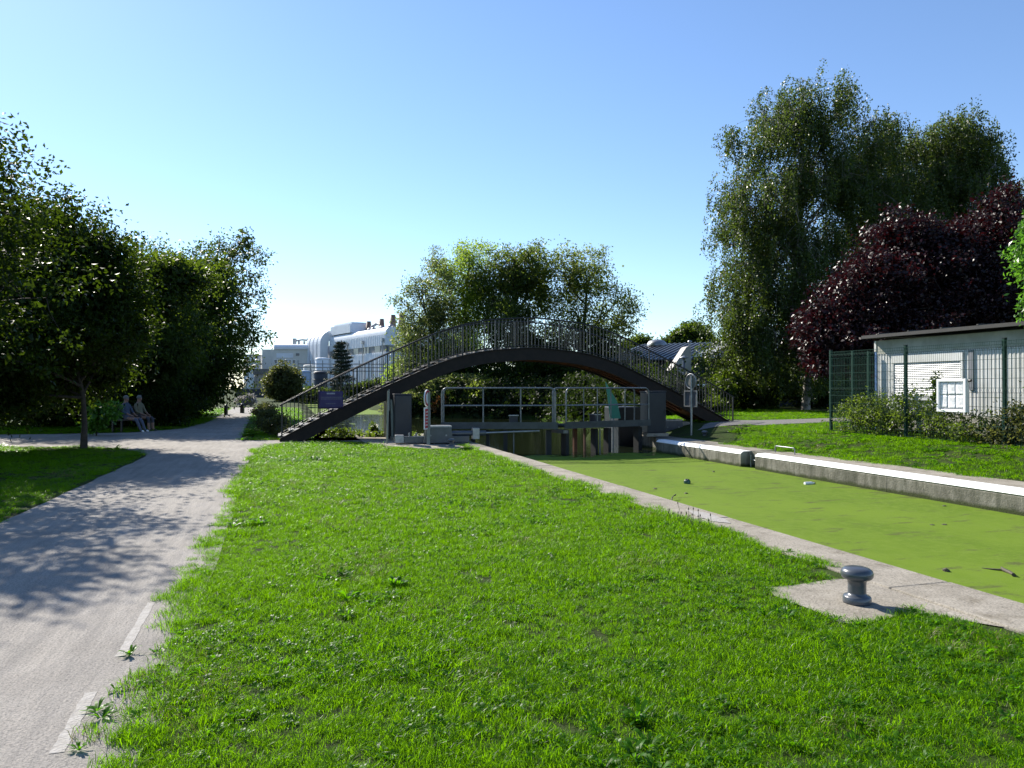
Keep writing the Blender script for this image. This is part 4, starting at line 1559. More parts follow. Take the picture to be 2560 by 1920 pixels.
gl_, angL, LL = gate_leaf('left lock gate leaf with grey walkway and looped railings', gateL, gateC, -1)
gr_, angR, LR = gate_leaf('right lock gate leaf with looped railings and a green panel behind', gateC, gateR, 1)
MB().box(0.9, 1.02, 0.38, 0.46, -1.4, 0.36).build('guide_post', M('rust_orange', (0.17, 0.065, 0.03), (0.11, 0.04, 0.02), 0.8, scale=4), gr_)
MB().box(1.3, 1.36, 0.38, 0.44, -1.4, 0.36).build('guide_post', M('rust_pale', (0.18, 0.09, 0.06), (0.12, 0.06, 0.04), 0.8, scale=4), gr_)
# green triangular shield standing behind the right leaf
gs = thing('green_shield', 'tall tapering green panel behind the right gate railing', 'panel', W(22.3, 10.15, 0.4), TH)
m = MB()
m.prism([(-0.05, 0.2), (0.33, 0.2), (0.20, 0.75), (-0.22, 1.42)], 1, 0, 0.02)
m.build('panel', M('green_panel', (0.05, 0.26, 0.17), (0.04, 0.21, 0.14), 0.5, scale=3), gs)
MB().box(0.03, 0.09, 0.022, 0.06, -1.9, 0.3).build('foot', galv, gs)


def actuator(label, loc, ang, flip):
    """hydraulic ram on a steel bed with a concrete-grey housing"""
    a = thing('gate_ram', label, 'machinery', loc, ang, 'gate rams')
    s = flip
    MB().box(min(-0.95 * s, 0.9 * s), max(-0.95 * s, 0.9 * s), -0.14, 0.14, 0.03, 0.20, bev=0.01).build('bed_beam', grey_paint, a)
    MB().box(min(-1.2 * s, -0.955 * s), max(-1.2 * s, -0.955 * s), -0.18, 0.18, 0.028, 0.24, bev=0.01).build('end_block', galv, a)
    m = MB()
    m.prism([(-0.42, 0.03), (0.42, 0.03), (0.36, 0.46), (-0.33, 0.46)], 1, -0.36, 0.30)
    m.build('housing', grey_paint, a)
    MB().box(-0.36, 0.38, -0.34, 0.28, 0.465, 0.50).build('lid', galv, a)
    m = MB().tube([(0.4 * s, 0, 0.27), (1.4 * s, 0.05, 0.27)], 0.075, 12)
    m.build('cylinder', grey_paint, a)
    m = MB().tube([(1.4 * s, 0.05, 0.27), (3.0 * s, 0.12, 0.31)], 0.03, 8)
    m.build('piston_rod', galv, a)
    MB().box(min(1.0 * s, 1.2 * s), max(1.0 * s, 1.2 * s), -0.1, 0.2, 0.10, 0.42, bev=0.01).build('valve', galv, a)
    for x in (-0.22, 0.22):
        m = MB().tube([(x, -0.361, 0.24), (x, -0.38, 0.24)], 0.025, 8)
        m.build('bolt', galv, a)
    for x in (-0.8, -0.6):
        m = MB().tube([(x * s, 0, 0.2), (x * s, 0, 0.30)], 0.03, 8)
        m.build('stud', galv, a)
    return a


pL = gnd(437.5, 443.0, 0.03)
actuator('grey hydraulic gate ram with block housing beside the red sign', pL, TH * 0.6, 1)
pR = gnd(668, 433.0, 0.02)
actuator('grey hydraulic gate ram on the right quay left of the sign pole', (pR.x, pR.y, 0.0), TH, -1)


def cabinet(label, loc, w, d, h):
    c = thing('control_cabinet', label, 'cabinet', loc, TH, 'control cabinets')
    MB().box(-w / 2 - 0.05, w / 2 + 0.05, -d / 2 - 0.05, d / 2 + 0.05, 0, 0.10).build('plinth', concrete, c)
    MB().box(-w / 2, w / 2, -d / 2, d / 2, 0.101, h, bev=0.03).build('body', cabinet_grey, c)
    MB().box(-w / 2 - 0.012, w / 2 + 0.012, -d / 2 - 0.012, d / 2 + 0.012, h + 0.001, h + 0.035, bev=0.012).build('lid', cabinet_grey, c)
    MB().box(-w / 2 + 0.03, w / 2 - 0.03, -d / 2 - 0.010, -d / 2 - 0.003, 0.16, h - 0.05).build('door', cabinet_grey, c)
    MB().box(w / 2 - 0.09, w / 2 - 0.07, -d / 2 - 0.03, -d / 2 - 0.011, h * 0.5, h * 0.5 + 0.12).build('handle', dark_steel, c)
    return c


c1 = at(402, 437, 22.4)
cabinet('dark grey control cabinet under the left half of the bridge', (c1.x, c1.y, 0.03), 0.52, 0.5, 1.36)
c2 = at(653, 424, 24.0)
cabinet('dark control cabinet in shade at the right end of the gate', (c2.x, c2.y, 0.05), 0.66, 0.55, 1.42)


# thin grey board on a post, seen edge-on, left of the cabinet
sb = gnd(387, 444.5)
es = thing('edge_on_sign', 'thin grey-green sign post seen edge-on left of the cabinet', 'sign', sb, R(8))
grgreen = M('grey_green_paint', (0.22, 0.25, 0.22), (0.16, 0.185, 0.16), 0.55, scale=5)
m = MB().tube([(0, 0, -0.1), (0.02, 0, 0.8), (0.035, 0, 1.52)], [0.028, 0.028, 0.026], 8)
m.build('post', grgreen, es)
m = MB()
m.prism([(0.0, 0.95), (0.75, 0.95), (0.75, 1.55), (0.0, 1.55)], 0, 0.045, 0.058)
m.build('plate', grgreen, es)
bd = thing('leaning_board', 'pale slanted brace leaning against the grey cabinet', 'board', gnd(391, 441), R(10))
m = MB()
m.prism([(0.02, 0.0), (0.14, 0.0), (0.03, 1.25), (-0.02, 1.25)], 1, 0, 0.05)
m.build('plank', grgreen, bd)

# prohibition sign with red plate, seen nearly edge-on (faces along the canal to the left)
rs = gnd(428.5, 445.6)
red_sign = thing('warning_sign', 'red and white warning sign turned sideways on a grey post by the gate', 'sign', (rs.x, rs.y, 0.02), R(0))
MB().box(-0.045, 0.045, -0.045, 0.045, 0.008, 1.46, bev=0.006).build('post', grgreen, red_sign)
MB().box(-0.10, 0.10, -0.10, 0.10, 0, 0.012).build('base_plate', galv, red_sign)
red = M('sign_red', (0.50, 0.02, 0.035), (0.42, 0.018, 0.03), 0.4, scale=4)
swhite = M('sign_white', (0.78, 0.78, 0.77), (0.68, 0.68, 0.67), 0.4, scale=4)
sgn = link('sign_faces', None, red_sign, (-0.05, -0.045, 0), R(77.5) + math.pi)
# local: x across the plate, -y ... plate normal is local +Y
bm_ = MB()
circ = [(0.235 * math.cos(2 * math.pi * k / 32), 1.30 + 0.235 * math.sin(2 * math.pi * k / 32)) for k in range(32)]
bm_.prism(circ, 1, 0.0, 0.035)
disc = bm_.build('disc', swhite, sgn)
rm = MB()
for k in range(32):
    a0, a1 = 2 * math.pi * k / 32, 2 * math.pi * (k + 1) / 32
    q = [(r * math.cos(a), 0.0375, 1.30 + r * math.sin(a)) for r, a in ((0.155, a0), (0.222, a0), (0.222, a1), (0.155, a1))]
    rm.add(q, [(0, 1, 2, 3)])
rm.build('red_ring', red, sgn, fixn=False)
MB().box(-0.235, 0.235, 0.0, 0.035, 0.44, 1.04, bev=0.004).build('plate', swhite, sgn)
MB().box(-0.215, 0.215, 0.0355, 0.0375, 0.475, 1.005).build('red_field', red, sgn)
for k in range(5):
    m = MB()
    x = -0.17
    while x < 0.16:
        w_ = random.uniform(0.025, 0.05)
        m.box(x, min(0.17, x + w_), 0.038, 0.0395, 0.92 - k * 0.09 - 0.018, 0.92 - k * 0.09 + 0.018)
        x += w_ + 0.016
    m.build('lettering', swhite, sgn)

# sign pole on the right quay, seen from behind
rp = gnd(691.3, 434.5, 0.1)
back = thing('sign_pole', 'round sign and frame seen from behind on a grey pole, right quay', 'sign', (rp.x, rp.y, 0.02), R(0))
m = MB().tube([(0, 0, 0.0), (0, 0, 1.98)], 0.035, 10)
m.build('pole', galv, back)
bsg = link('sign_backs', None, back, (0, 0.05, 0), R(-60))
bk = M('bare_back', (0.20, 0.20, 0.17), (0.14, 0.14, 0.12), 0.5, scale=6)
m = MB()
m.prism([(0.235 * math.cos(2 * math.pi * k / 28), 1.80 + 0.235 * math.sin(2 * math.pi * k / 28)) for k in range(28)], 1, 0, 0.012)
m.build('disc', bk, bsg)
m = MB()
m.tube([(0.235 * math.cos(2 * math.pi * k / 28), -0.006, 1.80 + 0.235 * math.sin(2 * math.pi * k / 28)) for k in range(29)], 0.016, 6, cap=False)
m.build('rim', galv, bsg)
MB().box(-0.26, 0.26, 0, 0.012, 1.00, 1.47).build('plate', M('plate_back', (0.11, 0.11, 0.12), (0.085, 0.085, 0.09), 0.5), bsg)
for x0, x1, z0, z1 in ((-0.29, -0.25, 0.97, 1.50), (0.25, 0.29, 0.97, 1.50), (-0.249, 0.249, 1.46, 1.50), (-0.249, 0.249, 0.97, 1.01), (0.03, 0.11, 1.015, 1.455)):
    MB().box(x0, x1, -0.035, -0.002, z0, z1).build('frame', galv, bsg)

# mooring bollards
bprof = [(0.0, 0.0), (0.098, 0.0), (0.100, 0.012), (0.098, 0.045), (0.090, 0.056), (0.070, 0.062), (0.064, 0.075), (0.063, 0.13), (0.066, 0.162), (0.080, 0.176), (0.102, 0.184), (0.112, 0.200), (0.113, 0.222), (0.106, 0.243), (0.088, 0.257), (0.055, 0.266), (0.0, 0.269)]
b = gnd(856.5, 603.5)
bol = thing('mooring_bollard', 'glossy grey mushroom bollard on the concrete pad in the foreground', 'bollard', (b.x, b.y, 0.009), 0, 'mooring bollards')
MB().lathe(bprof[:7], 40).build('base', grey_paint, bol)
MB().lathe(bprof[6:], 40).build('cap', grey_paint, bol)
for (px, py, z, sc, lab) in ((451.5, 447.2, 0.0, 0.9, 'small grey bollard at the edge of the pad by the red sign'), (704.6, 438.2, 0.02, 0.9, 'small grey bollard on the right quay where the grass begins')):
    b = gnd(px, py, z)
    o = thing('mooring_bollard', lab, 'bollard', (b.x, b.y, z + 0.01), 0, 'mooring bollards')
    q = MB().lathe([(r * sc, zz * 0.85) for r, zz in bprof[:7]], 20).build('base', grey_paint, o)
    q = MB().lathe([(r * sc, zz * 0.85) for r, zz in bprof[6:]], 20).build('cap', grey_paint, o)

# ladder with hoop handrail in the wall recess
lad = thing('ladder', 'steel ladder in the dark wall recess with a low hoop handrail', 'ladder', W(REC0 + 0.3, 11.1, 0), TH)
for y in (-0.19, 0.19):
    MB().tube([(0, y, -1.5), (0, y, -0.08)], 0.018, 6).build('rail', galv, lad)
for k in range(6):
    MB().tube([(0, -0.19, -0.2 - k * 0.25), (0, 0.19, -0.2 - k * 0.25)], 0.012, 6).build('rung', galv, lad)
m = MB().tube([(0.42, -0.95, 0.01), (0.42, -0.95, 0.14), (0.42, -0.91, 0.17), (0.42, -0.25, 0.17), (0.42, -0.21, 0.14), (0.42, -0.21, 0.01)], 0.014, 7)
m.build('hoop', galv, lad)

# path marker bollard far along the path
fb = gnd(242.3, 413.2)
o = thing('path_bollard', 'short dark bollard standing in the far path', 'bollard', fb, 0, 'path bollards')
MB().box(-0.11, 0.11, -0.11, 0.11, -0.02, 0.50, bev=0.02).build('shaft', dark_steel, o)
MB().lathe([(0.12, 0.50), (0.125, 0.54), (0.08, 0.60), (0, 0.62)], 12).build('cap', dark_steel, o)
fb = gnd(226, 415)
o = thing('path_bollard', 'short dark bollard in shade at the left side of the far path', 'bollard', fb, 0, 'path bollards')
MB().box(-0.09, 0.09, -0.09, 0.09, -0.02, 0.50, bev=0.02).build('shaft', dark_steel, o)
MB().lathe([(0.10, 0.50), (0.105, 0.54), (0.07, 0.60), (0, 0.62)], 12).build('cap', dark_steel, o)

# worn white edge stones at the path side
edge_white = M('worn_edge_paint', (0.345, 0.325, 0.30), (0.285, 0.265, 0.24), 0.9, scale=22, detail=8, lo=0.42, hi=0.58, bump=0.5, bscale=60)
for i, (px0, py0, px1, py1, w_, lab) in enumerate(((152, 604, 121, 658, 0.055, 'worn white edge stripe on the path beside the grass, farther one'), (92, 694, 58, 755, 0.060, 'worn white edge stripe on the path nearest the camera'))):
    a, b = gnd(px0, py0), gnd(px1, py1)
    d = (b - a)
    n_ = Vector((-d.y, d.x, 0)).normalized()
    pl = [a + n_ * w_ / 2, b + n_ * w_ / 2, b - n_ * w_ / 2, a - n_ * w_ / 2]
    o, _ = sheet('edge_stripe', pl, 0.0142, edge_white, 0.02, 0.008, 20.0 + i)
    tag(o, lab, 'marking', 'worn edge stripes')

# patch of old white paint left on the kerb
o, _ = sheet('worn_paint', [gnd(686, 511.5), gnd(706, 514.5), gnd(724, 520.5), gnd(730, 525), gnd(712, 523.5), gnd(694, 517)], 0.0262, edge_white, 0.04, 0.02, 31.0)
o.parent = left_quay
o.rotation_euler = (0, 0, 0)
# plantain seed heads standing at the kerb
pls = link('plantain', None, None, gnd(688, 527))
tag(pls, 'thin plantain stalks with dark seed heads at the kerb beside the duckweed', 'plant')
ms_, mh_ = MB(), MB()
for k in range(16):
    q = gnd(random.uniform(668, 708), 0 + 520, 0) - gnd(688, 527)
    q = Vector((random.uniform(-0.45, 0.30), random.uniform(-0.35, 0.35), 0))
    q.x = -0.302 * q.y + random.uniform(-0.12, 0.05) + 0.05
    h_ = random.uniform(0.09, 0.22)
    e_ = q + Vector((random.uniform(-.04, .04), random.uniform(-.03, .03), h_))
    ms_.tube([q, (q + e_) / 2 + Vector((0.01, 0, 0)), e_], 0.0022, 4, cap=False)
    mh_.tube([e_, e_ + Vector((0, 0, 0.012)), e_ + Vector((0, 0, 0.03))], [0.004, 0.007, 0.002], 6)
ms_.build('stalks', M('stalk_green', (0.10, 0.13, 0.04), (0.07, 0.09, 0.03), 0.7), pls)['kind'] = 'stuff'
mh_.build('seed_heads', M('seed_brown', (0.06, 0.045, 0.03), (0.04, 0.03, 0.02), 0.8), pls)['kind'] = 'stuff'

# small weeds along the path edge
for px, py, k, lab in ((131, 657, 9, 'small weed rosette at the path edge, farthest of the row'), (118, 693, 5, 'tiny weed sprig on the path beside the grass edge'), (98, 713, 8, 'fluffy dry weed tuft above the dark rosette on the path edge'), (103, 720, 9, 'dark weed rosette lying on the path edge'),
                       (86, 738, 10, 'brownish weed tuft on the path edge near the bottom'), (80, 752, 7, 'green weed tuft at the very bottom of the path edge')):
    b = gnd(px, py)
    me = bpy.data.meshes['t%02d' % k]
    o = link('weed', me, None, (b.x, b.y, 0.012), random.uniform(0, 6))
    s_ = 0.62 if k in (8, 9) else 0.9
    o.scale = (s_, s_, s_)
    tag(o, lab, 'weed', 'weeds on the path edge')

# debris floating on the duckweed
mud = M('wet_debris', (0.075, 0.062, 0.035), (0.03, 0.027, 0.018), 0.7, scale=20)


def lump(name, label, cat, px, py, r, mat, flat=0.5, seed=0, group=None):
    r *= 0.6
    p = gnd(px, py, WATER_Z)
    bm = bmesh.new()
    bmesh.ops.create_icosphere(bm, subdivisions=3, radius=r)
    for q in bm.verts:
        k = 1 + 0.45 * mnoise.noise(q.co * (1.6 / r) + Vector((seed, 0, 0)))
        q.co = Vector((q.co.x * k, q.co.y * k, q.co.z * k * flat))
    me = bpy.data.meshes.new(name)
    bm.to_mesh(me)
    bm.free()
    me.materials.append(mat)
    me.polygons.foreach_set('use_smooth', [True] * len(me.polygons))
    o = link(name, me, None, (p.x, p.y, WATER_Z + r * flat * 0.25))
    tag(o, label, cat, group)
    return o


lump('debris_clump', 'brown clump floating on the duckweed right of the bollard', 'debris', 945.5, 571, 0.055, mud, 0.8, 1)
lump('debris_clump', 'dark crumb floating in front of the melon-like ball', 'debris', 686, 493.5, 0.05, mud, 0.6, 2)
lump('debris_clump', 'small dark crumb floating near the far lock wall, left', 'debris', 713.5, 472, 0.05, mud, 0.6, 3)
lump('debris_clump', 'small dark crumb floating left of the ball', 'debris', 655, 489, 0.06, mud, 0.4, 4)
lump('debris_clump', 'dark fleck on the duckweed close to the white lock edge', 'debris', 944, 506, 0.05, mud, 0.4, 5)
lump('debris_clump', 'dark fleck on the duckweed by the right edge of the picture', 'debris', 944, 524.5, 0.06, mud, 0.25, 6)
lump('debris_clump', 'flat dark fleck left of the other flecks on the right', 'debris', 932, 524.8, 0.05, mud, 0.25, 7)
p = gnd(687, 483.5, WATER_Z)
ball = thing('floating_ball', 'dark green striped ball floating in the duckweed', 'ball', (p.x, p.y, WATER_Z))
ballm = M('ball_green', (0.06, 0.16, 0.10), (0.03, 0.08, 0.05), 0.35, scale=9)
MB().lathe([(0.07 * math.sin(math.pi * k / 16), 0.025 - 0.07 * math.cos(math.pi * k / 16)) for k in range(17)], 24).build('shell', ballm, ball)
for k in range(6):
    a = k * math.pi / 6
    MB().tube([(0.071 * math.cos(q) * math.cos(a), 0.071 * math.cos(q) * math.sin(a), 0.025 + 0.071 * math.sin(q)) for q in [math.pi * j / 10 for j in range(11)]], 0.004, 5).build('stripe', dark_steel, ball)
st = link('floating_stick', None, None, gnd(1003, 572, WATER_Z))
tag(st, 'twisted brown stick and torn twig floating at the right', 'stick')
m = MB()
m.tube([(-0.12, 0.18, 0.0), (-0.04, 0.09, 0.01), (0.02, 0.05, 0.015)], [0.006, 0.009, 0.012], 6)
m.tube([(0.04, 0.10, 0.03), (0.02, 0.03, 0.02), (0.03, -0.06, 0.01), (0.01, -0.14, 0.012), (-0.02, -0.19, 0.02)], [0.008, 0.02, 0.022, 0.016, 0.02], 7)
m.build('stick', mud, st)
st = link('floating_twig', None, None, gnd(673, 500.5, WATER_Z))
tag(st, 'thin twig standing out of the duckweed beside the left kerb', 'twig')
m = MB().tube([(-0.06, -0.14, 0.0), (-0.02, 0.0, 0.05), (0.03, 0.1, 0.07), (0.08, 0.16, 0.08)], [0.012, 0.010, 0.008, 0.014], 6)
m.build('twig', mud, st)
p = gnd(809, 484.2, WATER_Z)
bt = thing('floating_bottle', 'white plastic bottle floating near the far lock wall', 'bottle', (p.x, p.y, WATER_Z + 0.02), R(15))
m = MB().tube([(-0.11, 0, 0), (0.06, 0, 0), (0.09, 0, 0), (0.12, 0, 0)], [0.032, 0.032, 0.016, 0.014], 12)
m.build('body', white_paint, bt)
MB().tube([(0.121, 0, 0), (0.14, 0, 0)], 0.017, 10).build('cap', cabinet_grey, bt)

# ------------------------------------------------------------------ cabin, wire fence, notice board
FV = 14.12
FZ = 0.40
posts_u = [19.0, 16.5, 14.0, 11.5, 9.0]
postsU = []
for px, Y in ((829, 20.1), (910, 17.5), (1005.6, 15.25)):
    postsU.append(UV((px - 512) / FPX * Y, Y)[0])
du = (postsU[0] - postsU[2]) / 2
postsU = [postsU[0] - du * i for i in range(5)]
fence = thing('wire_fence', 'dark green welded wire fence with posts in front of the cabin', 'fence', (0, 0, 0), TH)
FH = 2.18


def fence_panel(x0, y0, x1, y1):
    L = math.hypot(x1 - x0, y1 - y0)
    mt = Matrix.Translation((x0, y0, FZ)) @ Matrix.Rotation(math.atan2(y1 - y0, x1 - x0), 4, 'Z')
    m = MB()
    n = int(L / 0.055)

    def bend(z):
        for zb in (0.35, 1.15, 2.05):
            if abs(z - zb) < 0.05:
                return -0.03 * (1 - abs(z - zb) / 0.05)
        return 0.0
    zs = [0.03, 0.30, 0.35, 0.40, 1.10, 1.15, 1.20, 2.0, 2.05, 2.10, FH]
    for k in range(n + 1):
        x = 0.03 + (L - 0.06) * k / n
        for i in range(len(zs) - 1):
            vs_ = []
            for z in (zs[i], zs[i + 1]):
                for a, bb_ in ((-.0025, -.0025), (.0025, -.0025), (0, .003)):
                    vs_.append(mt @ Vector((x + a, bend(z) + bb_, z)))
            m.add(vs_, [(0, 1, 4, 3), (1, 2, 5, 4), (2, 0, 3, 5)])
    for z in (0.05, 0.2, 0.30, 0.40, 0.6, 0.8, 1.0, 1.10, 1.20, 1.4, 1.6, 1.8, 2.0, 2.10, 2.17):
        m.box(0.02, L - 0.02, -0.004, 0.004, z - 0.004, z + 0.004, mat=mt)
    m.build('mesh_panel', fence_green, fence, fixn=False)


for i, u in enumerate(postsU):
    MB().box(FV - 0.035, FV + 0.035, u - 0.03, u + 0.03, -0.1 + FZ, FZ + FH + 0.04, bev=0.004).build('post', fence_green, fence)
    MB().box(FV - 0.038, FV + 0.038, u - 0.033, u + 0.033, FZ + FH + 0.041, FZ + FH + 0.056).build('post_cap', dark_steel, fence)
    if i < 4:
        fence_panel(FV - 0.045, u, FV - 0.045, postsU[i + 1])
# return leg of the fence at the far corner, with a gate between two posts
c_u = postsU[0]
for k, dv in enumerate((0.72, 1.25, 2.6, 5.1)):
    MB().box(FV + dv - 0.03, FV + dv + 0.03, c_u + 0.0 - 0.03, c_u + 0.03, FZ - 0.1, FZ + FH + 0.04).build('post', fence_green, fence)
for a, b in ((0.04, 0.69), (0.76, 1.21), (1.29, 2.56), (2.64, 5.06)):
    fence_panel(FV + a, c_u, FV + b, c_u)

# cabin
SV = 15.55
su0 = UV((876 - 512) / FPX * 20.4, 20.4)[0]
cab = thing('site_cabin', 'pale portable cabin with closed shutter and dark flat roof behind the fence', 'cabin', W(su0, SV, FZ), TH)
cab_len, cab_d, cab_h = 9.0, 2.6, 2.50
pale = M('cabin_panel', (0.66, 0.665, 0.64), (0.50, 0.50, 0.46), 0.55, scale=1.3, detail=9, lo=0.3, hi=0.6)
pale_low = M('cabin_base', (0.40, 0.385, 0.33), (0.26, 0.25, 0.2), 0.7, scale=2, detail=8)
# ribbed wall facing the canal (local x into the cabin, local y towards far end is 0, near end negative)
m = MB()
vv, ff = [], []
ny = int(cab_len / 0.10)
for i in range(ny + 1):
    y = -cab_len + cab_len * i / ny
    for dy, dx in ((0.0, 0.0), (0.035, 0.0), (0.045, -0.012), (0.09, -0.012)):
        yy = min(0.0, y + dy)
        vv += [(dx, yy, 0.55), (dx, yy, 2.12)]
for i in range(len(vv) // 2 - 1):
    ff.append((i * 2, i * 2 + 2, i * 2 + 3, i * 2 + 1))
m.add(vv, ff)
m.build('wall_panel', pale, cab, fixn=False)
MB().box(0.02, cab_d, -cab_len, 0, 0.10, cab_h).build('wall_core', pale, cab)
MB().box(-0.02, 0.018, -cab_len, 0.0, 2.125, cab_h).build('fascia_band', M('cabin_band', (0.40, 0.40, 0.34), (0.24, 0.25, 0.19), 0.6, scale=1.8, detail=9), cab)
MB().box(-0.012, 0.018, -cab_len, 0.0, 0.10, 0.545).build('base_band', pale_low, cab)
blue = M('blue_trim', (0.10, 0.20, 0.42), (0.07, 0.15, 0.33), 0.45, scale=4)
MB().box(-0.03, 0.05, 0.002, 0.06, 0.05, 2.2).build('corner_post', blue, cab)
MB().box(-0.04, 0.06, 0.002, 0.07, 2.205, cab_h).build('corner_cap', pale, cab)
m = MB()
m.prism([(-0.34, 2.56), (-0.34, 2.645), (cab_d + 0.2, 2.80), (cab_d + 0.2, 2.70)], 1, -cab_len - 0.2, 0.22)
m.build('roof', M('roof_dark', (0.035, 0.032, 0.027), (0.02, 0.019, 0.016), 0.6, scale=3), cab)
for k in range(9):
    y = -0.4 - k * 1.0
    m = MB()
    m.prism([(-0.345, 2.647), (-0.345, 2.675), (cab_d + 0.2, 2.835), (cab_d + 0.2, 2.802)], 1, y - 0.025, y + 0.025)
    m.build('roof_seam', MATS['roof_dark'], cab)
# shutter
s0, s1, sz0, sz1 = -0.62, -2.68, 0.95, 1.85
su_ = UV(at(891.6, 0, 19.87).x, 19.87)[0] - su0
MB().box(-0.055, -0.014, s1 - 0.07, s0 + 0.07, sz1, sz1 + 0.22, bev=0.01).build('shutter_box', pale, cab)
for y in (s0 + 0.035, s1 - 0.035):
    MB().box(-0.05, -0.014, y - 0.033, y + 0.033, sz0 - 0.04, sz1 - 0.002).build('shutter_guide', pale, cab)
MB().box(-0.05, -0.014, s1, s0, sz0 - 0.06, sz0 - 0.005).build('window_sill', pale, cab)
slat0 = None
ns = 20
shut = M('shutter_white', (0.74, 0.745, 0.74), (0.66, 0.665, 0.66), 0.4, scale=3)
for k in range(ns):
    h_ = (sz1 - sz0) / ns
    if slat0 is None:
        q = MB()
        q.prism([(-0.016, 0.004), (-0.030, 0.010), (-0.036, h_ / 2), (-0.030, h_ - 0.010), (-0.016, h_ - 0.003)], 1, s1 + 0.003, s0 - 0.003)
        slat0 = q.build('slat', shut, cab)
        o = slat0
    else:
        o = link('slat', slat0.data, cab)
    o.location = (0, 0, sz0 + k * h_)
MB().box(-0.05, -0.014, -3.02, -2.90, 1.15, 2.1).build('drain_pipe', M('pipe_grey', (0.2, 0.21, 0.23), (0.15, 0.16, 0.17), 0.5), cab)
for yv in (-4.55, -5.27, -6.4):
    m = MB()
    m.prism([(yv + 0.085 * math.cos(2 * math.pi * k / 20), 1.80 + 0.085 * math.sin(2 * math.pi * k / 20)) for k in range(20)], 0, -0.03, -0.013)
    m.build('vent', dark_steel, cab)
for k in range(6):
    MB().box(-0.05, -0.013, -6.3, -5.5, 0.18 + k * 0.07, 0.215 + k * 0.07).build('louvre', galv, cab)

# notice board on the fence
nb_u = (13.18 + 12.43) / 2
nb = thing('notice_board', 'white framed notice board with pinned papers hung on the fence', 'notice board', W(nb_u, FV - 0.05, 0), TH)
hw, z0, z1 = 0.375, 1.07, 1.80
MB().box(-0.07, -0.04, -hw + 0.03, hw - 0.03, z0 + 0.03, z1 - 0.03).build('backing', M('board_back', (0.36, 0.38, 0.40), (0.32, 0.34, 0.36), 0.5), nb)
for y0, y1, za, zb in ((-hw, -hw + 0.06, z0, z1), (hw - 0.06, hw, z0, z1), (-hw + 0.0605, hw - 0.0605, z1 - 0.06, z1), (-hw + 0.0605, hw - 0.0605, z0, z0 + 0.06)):
    MB().box(-0.115, -0.02, y0, y1, za, zb, bev=0.008).build('frame', white_paint, nb)
paper = M('paper', (0.76, 0.77, 0.78), (0.70, 0.71, 0.72), 0.8, scale=6)
ink = M('ink', (0.45, 0.45, 0.47), (0.38, 0.38, 0.40), 0.8)
for r_ in range(2):
    for c_ in range(3):
        yc = 0.21 - c_ * 0.205 + random.uniform(-0.008, 0.008)
        zc = 1.585 - r_ * 0.285 + random.uniform(-0.006, 0.006)
        m = MB()
        vv, ff = [], []
        cw, ch = 0.098, 0.138
        curl = random.uniform(0.2, 1.0)
        for i in range(6):
            for j in range(7):
                y, z = -cw + 2 * cw * i / 5, -ch + 2 * ch * j / 6
                vv.append((-0.074 - r_ * 0.003 - 0.016 * curl * (max(0, -z / ch) ** 2) * (0.3 + 0.7 * (1 - i / 5)) - 0.003 * math.sin(i * 2.0 + j + c_), yc + y, zc + z))
        for i in range(5):
            for j in range(6):
                a = i * 7 + j
                ff.append((a, a + 1, a + 8, a + 7))
        m.add(vv, ff, 0, True)
        p_ = m.build('paper_sheet', paper, nb, fixn=False)
        p_.modifiers.new('s', 'SOLIDIFY').thickness = 0.001
        m = MB()
        for k in range(9):
            if random.random() < 0.75:
                zz = zc + 0.09 - k * 0.018
                m.box(-0.0835 - r_ * 0.004, -0.083 - r_ * 0.004, yc - 0.06, yc - 0.06 + random.uniform(0.06, 0.12), zz - 0.0022, zz + 0.0022)
        m.build('print_lines', ink, p_)
MB().tube([(-0.06, -hw - 0.03, z1 - 0.04), (-0.06, -hw - 0.09, z1 - 0.04)], 0.03, 8).build('clamp', dark_steel, nb)

# brambles growing through the fence
shrub('bramble', 'tall bramble growth through the far end of the wire fence', 'shrub',
      [tuple(W(u, FV + 0.25, FZ + h)) + (0.45, 0.5, 0.42) for u, h in ((16.3, 0.35), (15.9, 0.55), (15.4, 0.45), (14.8, 0.40), (15.7, 0.65), (15.0, 0.5))], 230, 20, 0.11, 0.062, leaf_fence, zmin=0.0, core=0.0, dens_k=1.2)
shrub('bramble', 'bramble growth under the roller shutter behind the fence', 'shrub',
      [tuple(W(u, FV + 0.25, FZ + h)) + (0.40, 0.5, 0.40) for u, h in ((14.3, 0.45), (13.8, 0.5), (13.2, 0.45), (12.6, 0.3), (14.4, 0.7), (13.4, 0.45))], 230, 20, 0.11, 0.062, leaf_fence, zmin=0.0, core=0.0, dens_k=1.2)
shrub('bramble', 'dry mixed weeds along the fence right of the notice board', 'shrub',
      [tuple(W(u, FV + 0.25, FZ + h)) + (0.35, 0.5, 0.32) for u, h in ((12.0, 0.2), (11.6, 0.25), (11.2, 0.3), (10.7, 0.35), (10.2, 0.35), (9.6, 0.4), (11.4, 0.6), (9.0, 0.4), (8.3, 0.4))], 360, 18, 0.11, 0.065, leaf_brown, zmin=0.0)
shrub('climbing_shoot', 'thin upright bramble shoot in front of the roller shutter', 'plant', [tuple(W(13.45, FV + 0.12, FZ + 1.1)) + (0.06, 0.06, 0.5)], 24, 9, 0.05, 0.06, leaf_mid)

